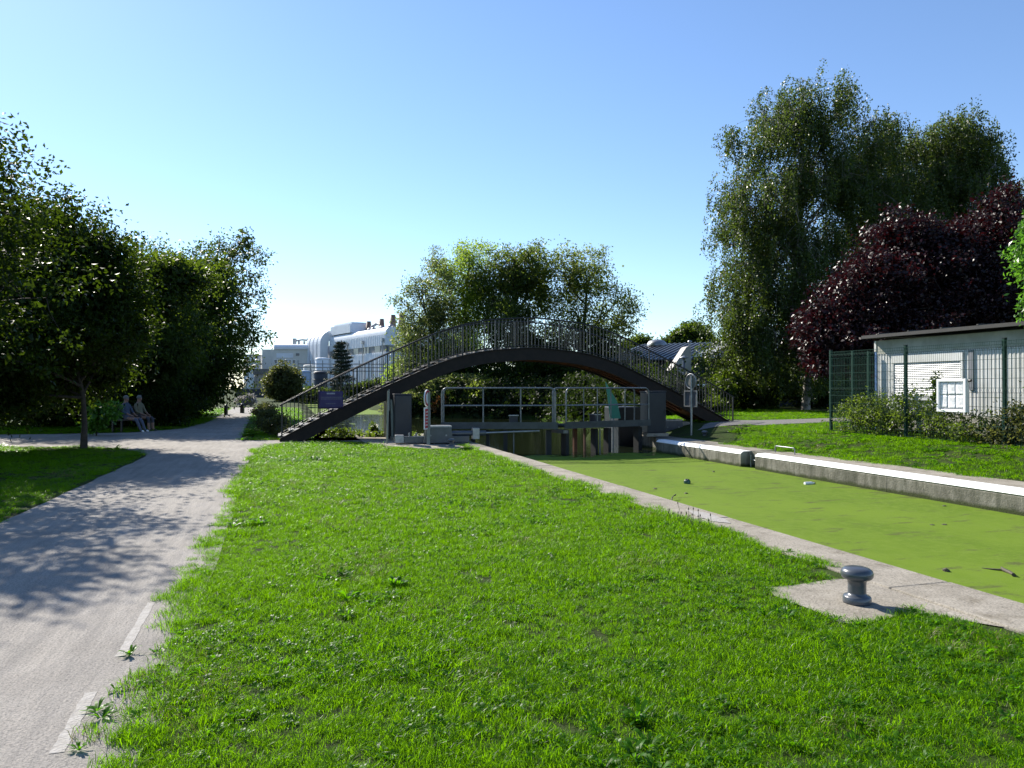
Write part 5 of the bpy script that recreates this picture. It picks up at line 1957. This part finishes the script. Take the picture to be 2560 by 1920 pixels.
# ------------------------------------------------------------------ low building with dark metal roof
hall_a, hall_b = at(606, 361, 54.6), at(742, 359, 49.5)
dirv = Vector((hall_b.x - hall_a.x, hall_b.y - hall_a.y, 0))
HL = dirv.length + 8
hang = math.atan2(dirv.y, dirv.x)
hall = thing('low_hall', 'low hall with dark standing-seam metal roof right of the bridge', 'building', (hall_a.x, hall_a.y, 0.4), hang)
eave, ridge, hdep = 3.15, 4.65, 7.5
roof_metal = M('roof_zinc', (0.105, 0.11, 0.12), (0.075, 0.08, 0.088), 0.38, metal=0.35, scale=2)
hwall = M('hall_wall', (0.030, 0.034, 0.050), (0.022, 0.025, 0.036), 0.6, scale=3)
MB().box(0, HL, 0.6, hdep * 2 - 0.6, -0.4, eave - 0.02).build('wall', hwall, hall)
m = MB()
m.prism([(0, eave), (0, eave + 0.12), (hdep, ridge + 0.12), (hdep * 2, eave + 0.12), (hdep * 2, eave), (hdep, ridge)], 0, -0.2, HL + 0.2)
rf = m.build('roof', roof_metal, hall)
seam = None
for k in range(int(HL / 0.42)):
    x = 0.2 + k * 0.42
    if seam is None:
        q = MB()
        q.prism([(0.0, eave + 0.121), (0.0, eave + 0.20), (hdep, ridge + 0.20), (hdep, ridge + 0.121)], 0, -0.03, 0.03)
        seam = q.build('roof_seam', roof_metal, rf)
        o = seam
    else:
        o = link('roof_seam', seam.data, rf)
    o.location = (x, 0, 0)
MB().tube([(0, -0.06, eave + 0.02), (HL, -0.06, eave + 0.02)], 0.07, 8).build('gutter', dark_steel, hall)
# rooflight strip, cowl, flues
xs = (at(690, 0, 50) - Vector((hall_a.x, hall_a.y, 0))).dot(dirv.normalized()) + 0.3
m = MB()
m.prism([(0.15, eave + 0.215), (0.15, eave + 0.24), (hdep, ridge + 0.24), (hdep, ridge + 0.215)], 0, xs - 0.5, xs + 0.5)
m.build('rooflight', M('rooflight', (0.50, 0.49, 0.45), (0.42, 0.41, 0.38), 0.4), rf)
m = MB().lathe([(0.8, 0.0), (0.78, 0.2), (0.6, 0.4), (0.3, 0.5), (0, 0.53)], 24)
cw_ = m.build('roof_cowl', galv, rf)
cw_.location = (1.4, hdep * 0.92, ridge - 0.05)
for x in (5.0, 11.2):
    m = MB().tube([(0, 0, 0), (0, 0, 0.55)], 0.07, 8).lathe([(0.16, 0.55), (0.15, 0.66), (0, 0.72)], 12)
    q = m.build('flue', galv, rf)
    q.location = (x, hdep * 0.55, eave + (ridge - eave) * 0.55 + 0.1)
glass = M('dark_glass', (0.05, 0.06, 0.06), (0.03, 0.035, 0.035), 0.08, scale=2)
for k, x in enumerate((xs + 0.9, xs + 1.9, xs + 2.9, 1.2, 2.6, 4.0, 5.4)):
    w_ = MB().box(x, x + 0.85, 0.56, 0.60, 1.75, 2.5).build('window', M('window_frame', (0.10, 0.10, 0.11), (0.08, 0.08, 0.09), 0.5), hall)
    MB().box(x + 0.05, x + 0.80, 0.545, 0.558, 1.80, 2.45).build('pane', glass, w_)

# pale triangular fin in front of that hall
fin = thing('concrete_fin', 'pale slanted triangular fin standing before the dark roof', 'structure', (at(680, 372, 42).x, 42, 0.4), 0.25)
k_ = 42 / FPX
m = MB()
q0 = at(680, 372, 42)
poly = [((667 - 680) * k_, (388 - 372.5) * k_ + 1.2), ((668 - 680) * k_, (388 - 370.5) * k_ + 1.2), ((684.5 - 680) * k_, (388 - 347.5) * k_ + 1.2), ((687 - 680) * k_, (388 - 346.5) * k_ + 1.2), ((690 - 680) * k_, (388 - 349) * k_ + 1.2), ((690.5 - 680) * k_, (388 - 373.5) * k_ + 1.2)]
m.prism(poly, 1, -0.25, 0.35)
m.build('fin', M('fin_render', (0.56, 0.53, 0.49), (0.46, 0.43, 0.40), 0.8, scale=2), fin)
MB().box(0.05, 0.62, -0.2, 0.3, -0.3, 2.05).build('pillar', dark_steel, fin)
lp = thing('lamp_post', 'slim lamp post with flat lamp head before the pale fin', 'lamp post', (at(684, 398, 36).x, 36, 0.4), 0)
MB().tube([(0, 0, -0.1), (0, 0, 2.55)], 0.06, 8).build('post', M('lamp_blue', (0.10, 0.13, 0.18), (0.08, 0.1, 0.14), 0.5), lp)
MB().lathe([(0.0, 2.78), (0.20, 2.70), (0.22, 2.66), (0.06, 2.62), (0.06, 2.54)], 16).build('lamp_head', galv, lp)


def car(label, loc, rot, paint):
    c = thing('parked_car', label, 'car', loc, rot, 'parked cars')
    m = MB()
    prof_ = [(-2.1, 0.35), (-2.15, 0.75), (-1.95, 0.92), (-1.35, 1.0), (-0.85, 1.42), (0.9, 1.46), (1.75, 1.05), (2.05, 0.95), (2.1, 0.4)]
    m.prism(prof_, 1, -0.82, 0.82)
    bo = m.build('body', paint, c)
    bv = bo.modifiers.new('b', 'BEVEL')
    bv.width = 0.08
    bv.segments = 3
    for y in (-0.835, 0.822):
        m = MB()
        m.prism([(-0.75, 1.02), (-0.70, 1.34), (0.0, 1.38), (0.0, 1.02)], 1, y, y + 0.013)
        m.prism([(0.08, 1.02), (0.08, 1.38), (0.80, 1.39), (1.25, 1.08)], 1, y, y + 0.013)
        m.build('side_window', glass, c)
    for x in (-1.3, 1.3):
        for y in (-0.84, 0.66):
            w_ = MB().tube([(x, y, 0.31), (x, y + 0.18, 0.31)], 0.31, 18).build('wheel', dark_steel, c)
            MB().tube([(x, y - 0.01, 0.31), (x, y + 0.19, 0.31)], 0.18, 12).build('rim', galv, w_)
    for y in (-0.7, 0.5):
        MB().box(-2.17, -2.10, y, y + 0.2, 0.68, 0.80).build('headlight', white_paint, c)
    return c


p = at(711, 381, 44)
car('light blue car parked behind the hedge below the dark roof', (p.x, p.y, 0.4), 0.35, M('car_blue', (0.22, 0.36, 0.58), (0.20, 0.33, 0.54), 0.25, coat=0.5))
p = at(641, 384, 49)
car('dark car parked beyond the right bridge railing', (p.x, p.y, 0.4), 0.1, M('car_dark', (0.05, 0.055, 0.07), (0.045, 0.05, 0.06), 0.25, coat=0.5))

# ------------------------------------------------------------------ factory
white_sheet = M('white_cladding', (0.70, 0.73, 0.78), (0.62, 0.65, 0.70), 0.5, scale=0.6, detail=8)
cream_sheet = M('cream_cladding', (0.60, 0.59, 0.55), (0.50, 0.49, 0.45), 0.55, scale=0.5, detail=8)
brown_flue = M('brown_flue', (0.20, 0.13, 0.10), (0.14, 0.09, 0.07), 0.7, scale=1)
fglass = M('factory_glass', (0.10, 0.12, 0.15), (0.06, 0.07, 0.09), 0.15, scale=1.5)
fgrey = M('factory_grey', (0.24, 0.24, 0.24), (0.16, 0.16, 0.16), 0.6, scale=1.5)
A, Bp = at(385.6, 388, 110), at(329.3, 388, 129.7)
dv = Vector((Bp.x - A.x, Bp.y - A.y, 0))
FL = dv.length
fa = math.atan2(dv.y, dv.x)
# local x runs from the near right corner to the far left, local -y or +y is the visible side
fac = thing('factory_hall', 'long white factory hall with a window band and brown roof flues', 'factory', (A.x, A.y, 0), fa)
side = -1 if (Matrix.Rotation(-fa, 3, 'Z') @ Vector((-A.x, -A.y, 0))).y < 0 else 1
fh = 10.2
DEP = 16.0


def yb(a, b):
    a, b = a * side, b * side
    return (min(a, b), max(a, b))


def fbox(name, x0, x1, y0, y1, z0, z1, mat, parent=fac, bev=0):
    a, b = yb(y0, y1)
    return MB().box(x0, x1, a, b, z0, z1, bev=bev).build(name, mat, parent)


fbox('wall', 0, FL, -DEP, 0, -0.2, 7.0, white_sheet)
fbox('wall', 0, FL, -DEP, 0, 8.0, fh - 0.5, white_sheet)
fbox('wall_core', 0.1, FL - 0.1, -DEP + 0.2, -0.25, 6.9, 8.1, fgrey)
# window band: alternating louvres and panes
n_w = 11
for k in range(n_w):
    x0 = 0.15 + (FL - 0.3) * k / n_w
    x1 = 0.15 + (FL - 0.3) * (k + 1) / n_w - 0.12
    fbox('window' if k % 2 else 'louvre_panel', x0, x1, -0.22, -0.10, 7.02, 7.98, fglass if k % 2 else fgrey)
for k in range(8):
    x = -0.12
    a, b = yb(-0.4 - k * 1.9, -2.1 - k * 1.9)
    MB().box(-0.10, 0.098, a, b, 7.02, 7.98).build('window', fglass, fac)
rib = None
for k in range(34):
    x = 0.35 + (FL - 0.7) * k / 33
    fbox('panel_rib', x - 0.03, x + 0.03, 0.0, 0.05, 0.0, 6.95, white_sheet)
    fbox('panel_rib', x - 0.03, x + 0.03, 0.0, 0.05, 8.05, fh - 0.55, white_sheet)
# rounded roof edge
m = MB()
prof_ = []
for k in range(7):
    q = k / 6 * math.pi / 2
    prof_.append(((0.0 - 0.7 + 0.7 * math.cos(q)) * side, fh - 0.5 + 0.7 * math.sin(q) * 1.5))
prof_ += [((-DEP) * side, fh + 0.55), ((-DEP) * side, fh - 0.49)]
prof_[0] = (prof_[0][0], fh - 0.499)
m.prism(prof_, 0, -0.01, FL)
m.build('roof', white_sheet, fac)
fbox('roof_lantern', FL * 0.60, FL * 0.98, -4.2, -0.05, fh + 0.56, fh + 2.0, white_sheet)
fbox('lantern_top', FL * 0.62, FL * 0.96, -3.8, -0.5, fh + 2.01, fh + 2.35, white_sheet)
for fx, hh, rr in ((0.0, 2.3, 0.55), (0.13, 2.2, 0.55), (0.31, 1.9, 0.52), (0.53, 1.9, 0.52)):
    x = FL * fx + 0.9
    m = MB().lathe([(rr * 1.15, fh + 0.4), (rr, fh + 0.6), (rr * 0.72, fh + 0.56 + hh), (rr * 0.62, fh + 0.56 + hh), (0.0, fh + hh)], 16, origin=(x, -3.0 * side, 0))
    m.build('flue', brown_flue, fac)
for fx in (0.08, 0.22, 0.36, 0.42):
    m = MB().lathe([(0.5, fh + 0.5), (0.5, fh + 0.85), (0.3, fh + 1.1), (0, fh + 1.15)], 14, origin=(FL * fx + 0.6, -2.0 * side, 0))
    m.build('roof_vent', galv, fac)
MB().tube([(FL * .32 + .5, -3.0 * side, fh + 1.4), (FL * .42, -3.0 * side, fh + 1.9), (FL * .52, -3.0 * side, fh + 1.4)], 0.25, 10).build('roof_duct', galv, fac)
for fx in (0.02, 0.34, 0.62, 0.84):
    x = FL * fx + 0.2
    MB().tube([(x, 0.18 * side, 0), (x, 0.18 * side, fh - 1.6)], 0.09, 8).build('downpipe', galv, fac)
    fbox('hopper', x - 0.25, x + 0.25, 0.02, 0.42, fh - 1.6, fh - 1.15, galv)
# curved exhaust ducts standing against the far left end
for k in range(4):
    m = MB()
    x = FL + 0.6 + k * 2.0
    r_ = 2.6
    H0 = fh - 0.7
    w2 = 0.70
    outline = [(0.0, 0), (0.0, H0)] + [(r_ - r_ * math.cos(q), H0 + r_ * math.sin(q)) for q in [math.pi / 2 * i / 8 for i in range(1, 9)]]
    vv, ff = [], []
    pts_ = [(1.7 * side, 0), (1.7 * side, H0 - 0.2)]
    pts_ += [((1.7 - (2.2 - 2.2 * math.cos(q))) * side, H0 - 0.2 + 2.4 * math.sin(q)) for q in [math.pi / 2 * i / 8 for i in range(1, 9)]] + [(-3.0 * side, H0 + 2.2)]
    inn = [(0.3 * side, 0), (0.3 * side, H0 - 0.4)] + [((0.3 - (1.2 - 1.2 * math.cos(q))) * side, H0 - 0.4 + 1.2 * math.sin(q)) for q in [math.pi / 2 * i / 8 for i in range(1, 9)]] + [(-3.0 * side, H0 + 0.8)]
    for a_, b_ in zip(pts_, inn):
        vv += [(x - w2, a_[0], a_[1]), (x + w2, a_[0], a_[1]), (x + w2, b_[0], b_[1]), (x - w2, b_[0], b_[1])]
    nseg = len(pts_)
    for i in range(nseg - 1):
        a_ = i * 4
        for j in range(4):
            ff.append((a_ + j, a_ + (j + 1) % 4, a_ + 4 + (j + 1) % 4, a_ + 4 + j))
    m.add(vv, ff)
    m.build('exhaust_duct', white_sheet, fac)
fbox('end_wall', FL + 0.02, FL + 9, -DEP, -1.2, -0.2, fh - 1, white_sheet)

# left block with rounded parapet
LB = at(262, 388, 134)
lb = thing('factory_block', 'cream factory block with rounded parapet left of the curved ducts', 'factory', (LB.x, LB.y, 0), 0.03)
k_ = 134 / FPX
bw = 52 * k_
MB().box(0, bw, 0, 12, -0.2, 8.6).build('wall', cream_sheet, lb)
m = MB()
m.prism([(-0.25, 8.605), (-0.3, 9.0), (-0.05, 9.4), (0.6, 9.55), (12, 9.55), (12, 8.605)], 0, 2.2, bw + 0.3)
m.build('parapet', white_sheet, lb)
for k, (x, w_) in enumerate(((2.2, 0.55), (3.0, 0.8), (3.9, 0.8), (4.85, 0.4), (5.5, 0.5))):
    q = MB().box(x, x + w_, -0.06, 0.0, 6.05, 6.75).build('window', white_paint, lb)
    MB().box(x + 0.05, x + w_ - 0.05, -0.075, -0.061, 6.1, 6.7).build('pane', fglass, q)
MB().box(2.6, 5.6, -0.05, 0, 7.1, 7.9).build('sign_panel', white_sheet, lb)
MB().box(6.1, 6.7, -0.08, 0, 7.45, 7.9).build('vent_grille', fgrey, lb)
MB().box(9.0, 9.3, -0.08, 0, 7.5, 7.7).build('vent_grille', fgrey, lb)
for x, h_, r_ in ((4.8, 1.3, 0.35), (5.6, 0.8, 0.2), (6.6, 0.8, 0.2), (7.4, 1.3, 0.35), (9.0, 0.7, 0.5)):
    MB().tube([(x, 4, 9.5), (x, 4, 9.55 + h_)], r_, 10).build('roof_pipe', galv, lb)
MB().tube([(5.0, 4, 10.4), (6.2, 4, 10.6), (7.3, 4, 10.5)], 0.16, 8).build('roof_pipe', galv, lb)
MB().tube([(8.0, 4, 9.8), (9.8, 4, 10.2), (10.9, 4, 10.2)], 0.3, 8).build('roof_pipe', fgrey, lb)
MB().tube([(11.0, 4, 9.5), (11.0, 4, 12.2)], 0.16, 8).build('chimney', fgrey, lb)
ann = thing('factory_annex', 'weathered grey annex low in front of the cream factory block', 'factory', (at(254, 388, 128).x, 128, 0), 0.03)
stained = M('stained_wall', (0.33, 0.29, 0.265), (0.17, 0.15, 0.14), 0.8, scale=0.7, detail=8)
k_ = 128 / FPX
MB().box(0, 19 * k_, 0, 6, -0.2, 4.0).build('wall', stained, ann)
MB().box(-0.1, 19 * k_ + 0.1, -0.3, 6, 4.001, 4.9).build('parapet', M('dark_cornice', (0.16, 0.15, 0.15), (0.10, 0.09, 0.09), 0.7, scale=1), ann)
for k in range(3):
    q = MB().box(0.7 + k * 0.9, 1.35 + k * 0.9, -0.07, 0, 1.8, 3.2).build('window', cream_sheet, ann)
    MB().box(0.75 + k * 0.9, 1.30 + k * 0.9, -0.085, -0.071, 1.85, 3.15).build('pane', fglass, q)
tw = thing('factory_tower', 'white factory stair tower seen beside the ash tree', 'factory', (at(244, 388, 132).x, 132, 0), 0.0)
MB().box(0, 2.2, 0, 3, -0.2, 7.4).build('wall', white_sheet, tw)
MB().box(-0.1, 2.3, -0.1, 3.1, 7.401, 7.6).build('coping', fgrey, tw)
for k in range(2):
    q = MB().box(1.2, 2.0, -0.05, 0, 5.0 + k * 1.1, 5.7 + k * 1.1).build('window', white_paint, tw)
    MB().box(1.26, 1.94, -0.065, -0.051, 5.05 + k * 1.1, 5.65 + k * 1.1).build('pane', fglass, q)


def tank(label, px, Y, wpx, ztop, mat, zb=0.0):
    p = at(px, 388, Y)
    r = wpx / 2 * Y / FPX
    t = thing('storage_tank', label, 'tank', (p.x, p.y, zb), 0, 'factory tanks')
    MB().lathe([(r, -0.3), (r, ztop - zb), (r * 0.97, ztop - zb + 0.05), (r * 0.5, ztop - zb + 0.12), (0, ztop - zb + 0.15)], 28).build('shell', mat, t)
    for q in np.linspace(1.0, ztop - zb - 0.2, 4):
        MB().lathe([(r + 0.01, q), (r + 0.05, q + 0.02), (r + 0.05, q + 0.10), (r + 0.01, q + 0.12)], 28).build('hoop_band', mat, t)
    MB().tube([(r + 0.1, -0.1, 0), (r + 0.1, -0.1, ztop - zb + 0.6)], 0.05, 6).build('fill_pipe', galv, t)
    return t


tank('tall white storage tank left of the pine', 322.5, 108, 14, 5.9, white_sheet)
tank('cream storage tank half hidden between the other tanks', 310, 112, 13, 5.0, cream_sheet)
tank('blue-white squat storage tank behind the brownish bush', 304.6, 98, 12, 3.8, M('tank_blue', (0.30, 0.38, 0.50), (0.25, 0.32, 0.43), 0.45, scale=1))
tank('black storage tank below the tall white one', 320.3, 94, 13.5, 3.6, M('tank_black', (0.015, 0.017, 0.028), (0.011, 0.012, 0.02), 0.5, scale=1))
# pipe bridge between tanks and hall
pr_ = thing('pipe_gantry', 'steel pipe gantry with railings running behind the pine', 'gantry', (at(298, 388, 104).x, 104, 0), 0.0)
k_ = 104 / FPX
for z in (4.0, 4.5, 5.0):
    MB().tube([(0, 0, z), (95 * k_, 2, z)], 0.07, 6).build('pipe', fgrey, pr_)
for x in np.linspace(0, 95 * k_, 9):
    MB().tube([(x, x * 0.15, -0.2), (x, x * 0.15, 5.5)], 0.06, 6).build('column', fgrey, pr_)
# boundary wall before the factory
bwall = thing('boundary_wall', 'dark low wall between the far grass and the factory', 'wall', (at(236, 388, 92).x, 92, 0.3), 0.02)
MB().box(0, 15, 0, 0.3, -0.2, 1.15).build('wall', M('dark_wall', (0.055, 0.055, 0.06), (0.035, 0.035, 0.04), 0.8, scale=1), bwall)
MB().box(-0.05, 15.05, -0.05, 0.35, 1.151, 1.25).build('coping', fgrey, bwall)
shrub('hedge', 'low dark bushes along the foot of the tanks', 'shrub', [px_blob(x, y, 84, 11, 6, 1.0) for x, y in ((305, 396), (318, 394), (352, 390), (366, 388), (330, 397), (380, 385))], 300, 22, 0.26, 0.22, leaf_mid, zmin=0.0)


# ------------------------------------------------------------------ couple on a bench in the shade
bp = gnd(133, 431.2)
BROT = R(-14)
bench = thing('park_bench', 'wooden park bench in deep shade beside the far path edge', 'bench', bp, BROT)
wood = M('bench_wood', (0.10, 0.07, 0.045), (0.06, 0.042, 0.028), 0.7, scale=5)
for k in range(4):
    MB().box(-0.22 + k * 0.12, -0.12 + k * 0.12, -0.9, 0.9, 0.42, 0.455).build('seat_slat', wood, bench)
for k in range(3):
    MB().box(-0.30 - k * 0.02, -0.27 - k * 0.02, -0.9, 0.9, 0.56 + k * 0.13, 0.66 + k * 0.13).build('back_slat', wood, bench)
for y in (-0.75, 0.75):
    for x in (-0.2, 0.18):
        MB().box(x - 0.03, x + 0.03, y - 0.03, y + 0.03, 0, 0.419).build('leg', dark_steel, bench)
    MB().box(-0.27, -0.235, y - 0.03, y + 0.03, 0.42, 0.93).build('back_post', dark_steel, bench)

skin = M('skin', (0.30, 0.17, 0.12), (0.26, 0.15, 0.105), 0.55)


def person(label, loc, rot, shirt, trousers, shoes, hair_c, stretch):
    p = thing('person', label, 'person', loc, rot)
    J = {}
    E = []

    def j(nm, par, x, y, z, r, zone):
        J[nm] = (Vector((x, y, z)), r, zone)
        if par:
            E.append((par, nm))
    j('pelvis', None, 0, 0, 0.54, 0.135, 1)
    j('waist', 'pelvis', -0.04, 0, 0.70, 0.125, 0)
    j('chest', 'waist', -0.07, 0, 0.90, 0.145, 0)
    j('neck0', 'chest', -0.06, 0, 1.05, 0.075, 0)
    j('neck', 'neck0', -0.045, 0, 1.12, 0.052, 2)
    j('skull', 'neck', -0.02, 0, 1.21, 0.088, 2)
    j('crown', 'skull', -0.03, 0, 1.30, 0.078, 2)
    j('nose', 'skull', 0.085, 0, 1.215, 0.016, 2)
    for s, n in ((1, 'l'), (-1, 'r')):
        j('sh' + n, 'neck0', -0.06, 0.17 * s, 1.00, 0.062, 0)
        j('el' + n, 'sh' + n, 0.03, 0.23 * s, 0.76, 0.046, 0)
        j('wr' + n, 'el' + n, 0.25, 0.12 * s, 0.64, 0.030, 2)
        j('ha' + n, 'wr' + n, 0.31, 0.10 * s, 0.62, 0.032, 2)
        for q, dy in enumerate((-0.03, -0.01, 0.01, 0.03)):
            j('f%d' % q + n, 'ha' + n, 0.385 - 0.01 * abs(q - 1), 0.10 * s + dy, 0.600, 0.009, 2)
        j('th' + n, 'ha' + n, 0.34, (0.10 - 0.045) * s, 0.63, 0.010, 2)
        j('hi' + n, 'pelvis', 0.06, 0.09 * s, 0.52, 0.095, 1)
        kx = 0.46 + stretch * 0.5
        j('kn' + n, 'hi' + n, kx, 0.11 * s, 0.52 - stretch * 0.4, 0.068, 1)
        fx = kx + 0.02 + stretch * 1.6
        j('an' + n, 'kn' + n, fx, 0.11 * s, 0.10, 0.042, 1 if stretch else 2)
        j('to' + n, 'an' + n, fx + 0.15, 0.12 * s, 0.045, 0.040, 3)
    names = list(J)
    me = bpy.data.meshes.new('body')
    me.from_pydata([J[n][0] for n in names], [(names.index(a), names.index(b)) for a, b in E], [])
    o = link('body', me, p)
    sk = o.modifiers.new('skin', 'SKIN')
    sk.use_smooth_shade = True
    for i, n in enumerate(names):
        sv = me.skin_vertices[0].data[i]
        sv.radius = (J[n][1], J[n][1])
        sv.use_root = (n == 'pelvis')
    ss = o.modifiers.new('sub', 'SUBSURF')
    ss.levels = ss.render_levels = 1
    bpy.context.view_layer.update()
    ev = o.evaluated_get(bpy.context.evaluated_depsgraph_get())
    m2 = bpy.data.meshes.new_from_object(ev)
    o.modifiers.clear()
    o.data = m2
    m2.materials.clear()
    for q in (shirt, trousers, skin, shoes):
        m2.materials.append(q)
    co = np.array([tuple(J[n][0]) for n in names])
    for f in m2.polygons:
        c = np.array(f.center)
        f.material_index = J[names[int(np.argmin(((co - c) ** 2).sum(1)))]][2]
        f.use_smooth = True
    # hair cap, eyes, ears
    m = MB().lathe([(0.093 * math.sin(q), 0.095 * math.cos(q)) for q in [math.pi * 0.62 * i / 10 for i in range(11)]], 20, origin=(-0.035, 0, 1.275))
    m.build('hair', hair_c, p)
    for s in (-1, 1):
        m = MB().lathe([(0.010 * math.sin(math.pi * i / 8), 0.010 * math.cos(math.pi * i / 8)) for i in range(9)], 10, origin=(0.068, 0.032 * s, 1.235))
        m.build('eye', dark_steel, p)
        m = MB().lathe([(0.022 * math.sin(math.pi * i / 8), 0.028 * math.cos(math.pi * i / 8)) for i in range(9)], 10, origin=(-0.02, 0.086 * s, 1.215))
        m.build('ear', skin, p)
    return p


M('shirt_blue', (0.06, 0.085, 0.13), (0.05, 0.07, 0.11), 0.8)
M('shirt_cream', (0.17, 0.155, 0.095), (0.14, 0.13, 0.08), 0.8)
M('trouser_blue', (0.10, 0.12, 0.17), (0.08, 0.09, 0.13), 0.8)
M('shorts_dark', (0.05, 0.05, 0.06), (0.04, 0.04, 0.05), 0.8)
hair_grey = M('hair_grey', (0.20, 0.19, 0.18), (0.12, 0.12, 0.11), 0.7)
rb = Matrix.Rotation(BROT, 4, 'Z')
person('person in grey-blue shirt and trousers sitting on the shaded bench, legs stretched', bp + rb @ Vector((0.02, -0.32, -0.03)), BROT, MATS['shirt_blue'], MATS['trouser_blue'], white_paint, hair_grey, 0.10)
person('person in cream top sitting at the far side of the shaded bench', bp + rb @ Vector((-0.0, 0.36, -0.03)), BROT, MATS['shirt_cream'], MATS['shorts_dark'], dark_steel, hair_grey, 0.0)
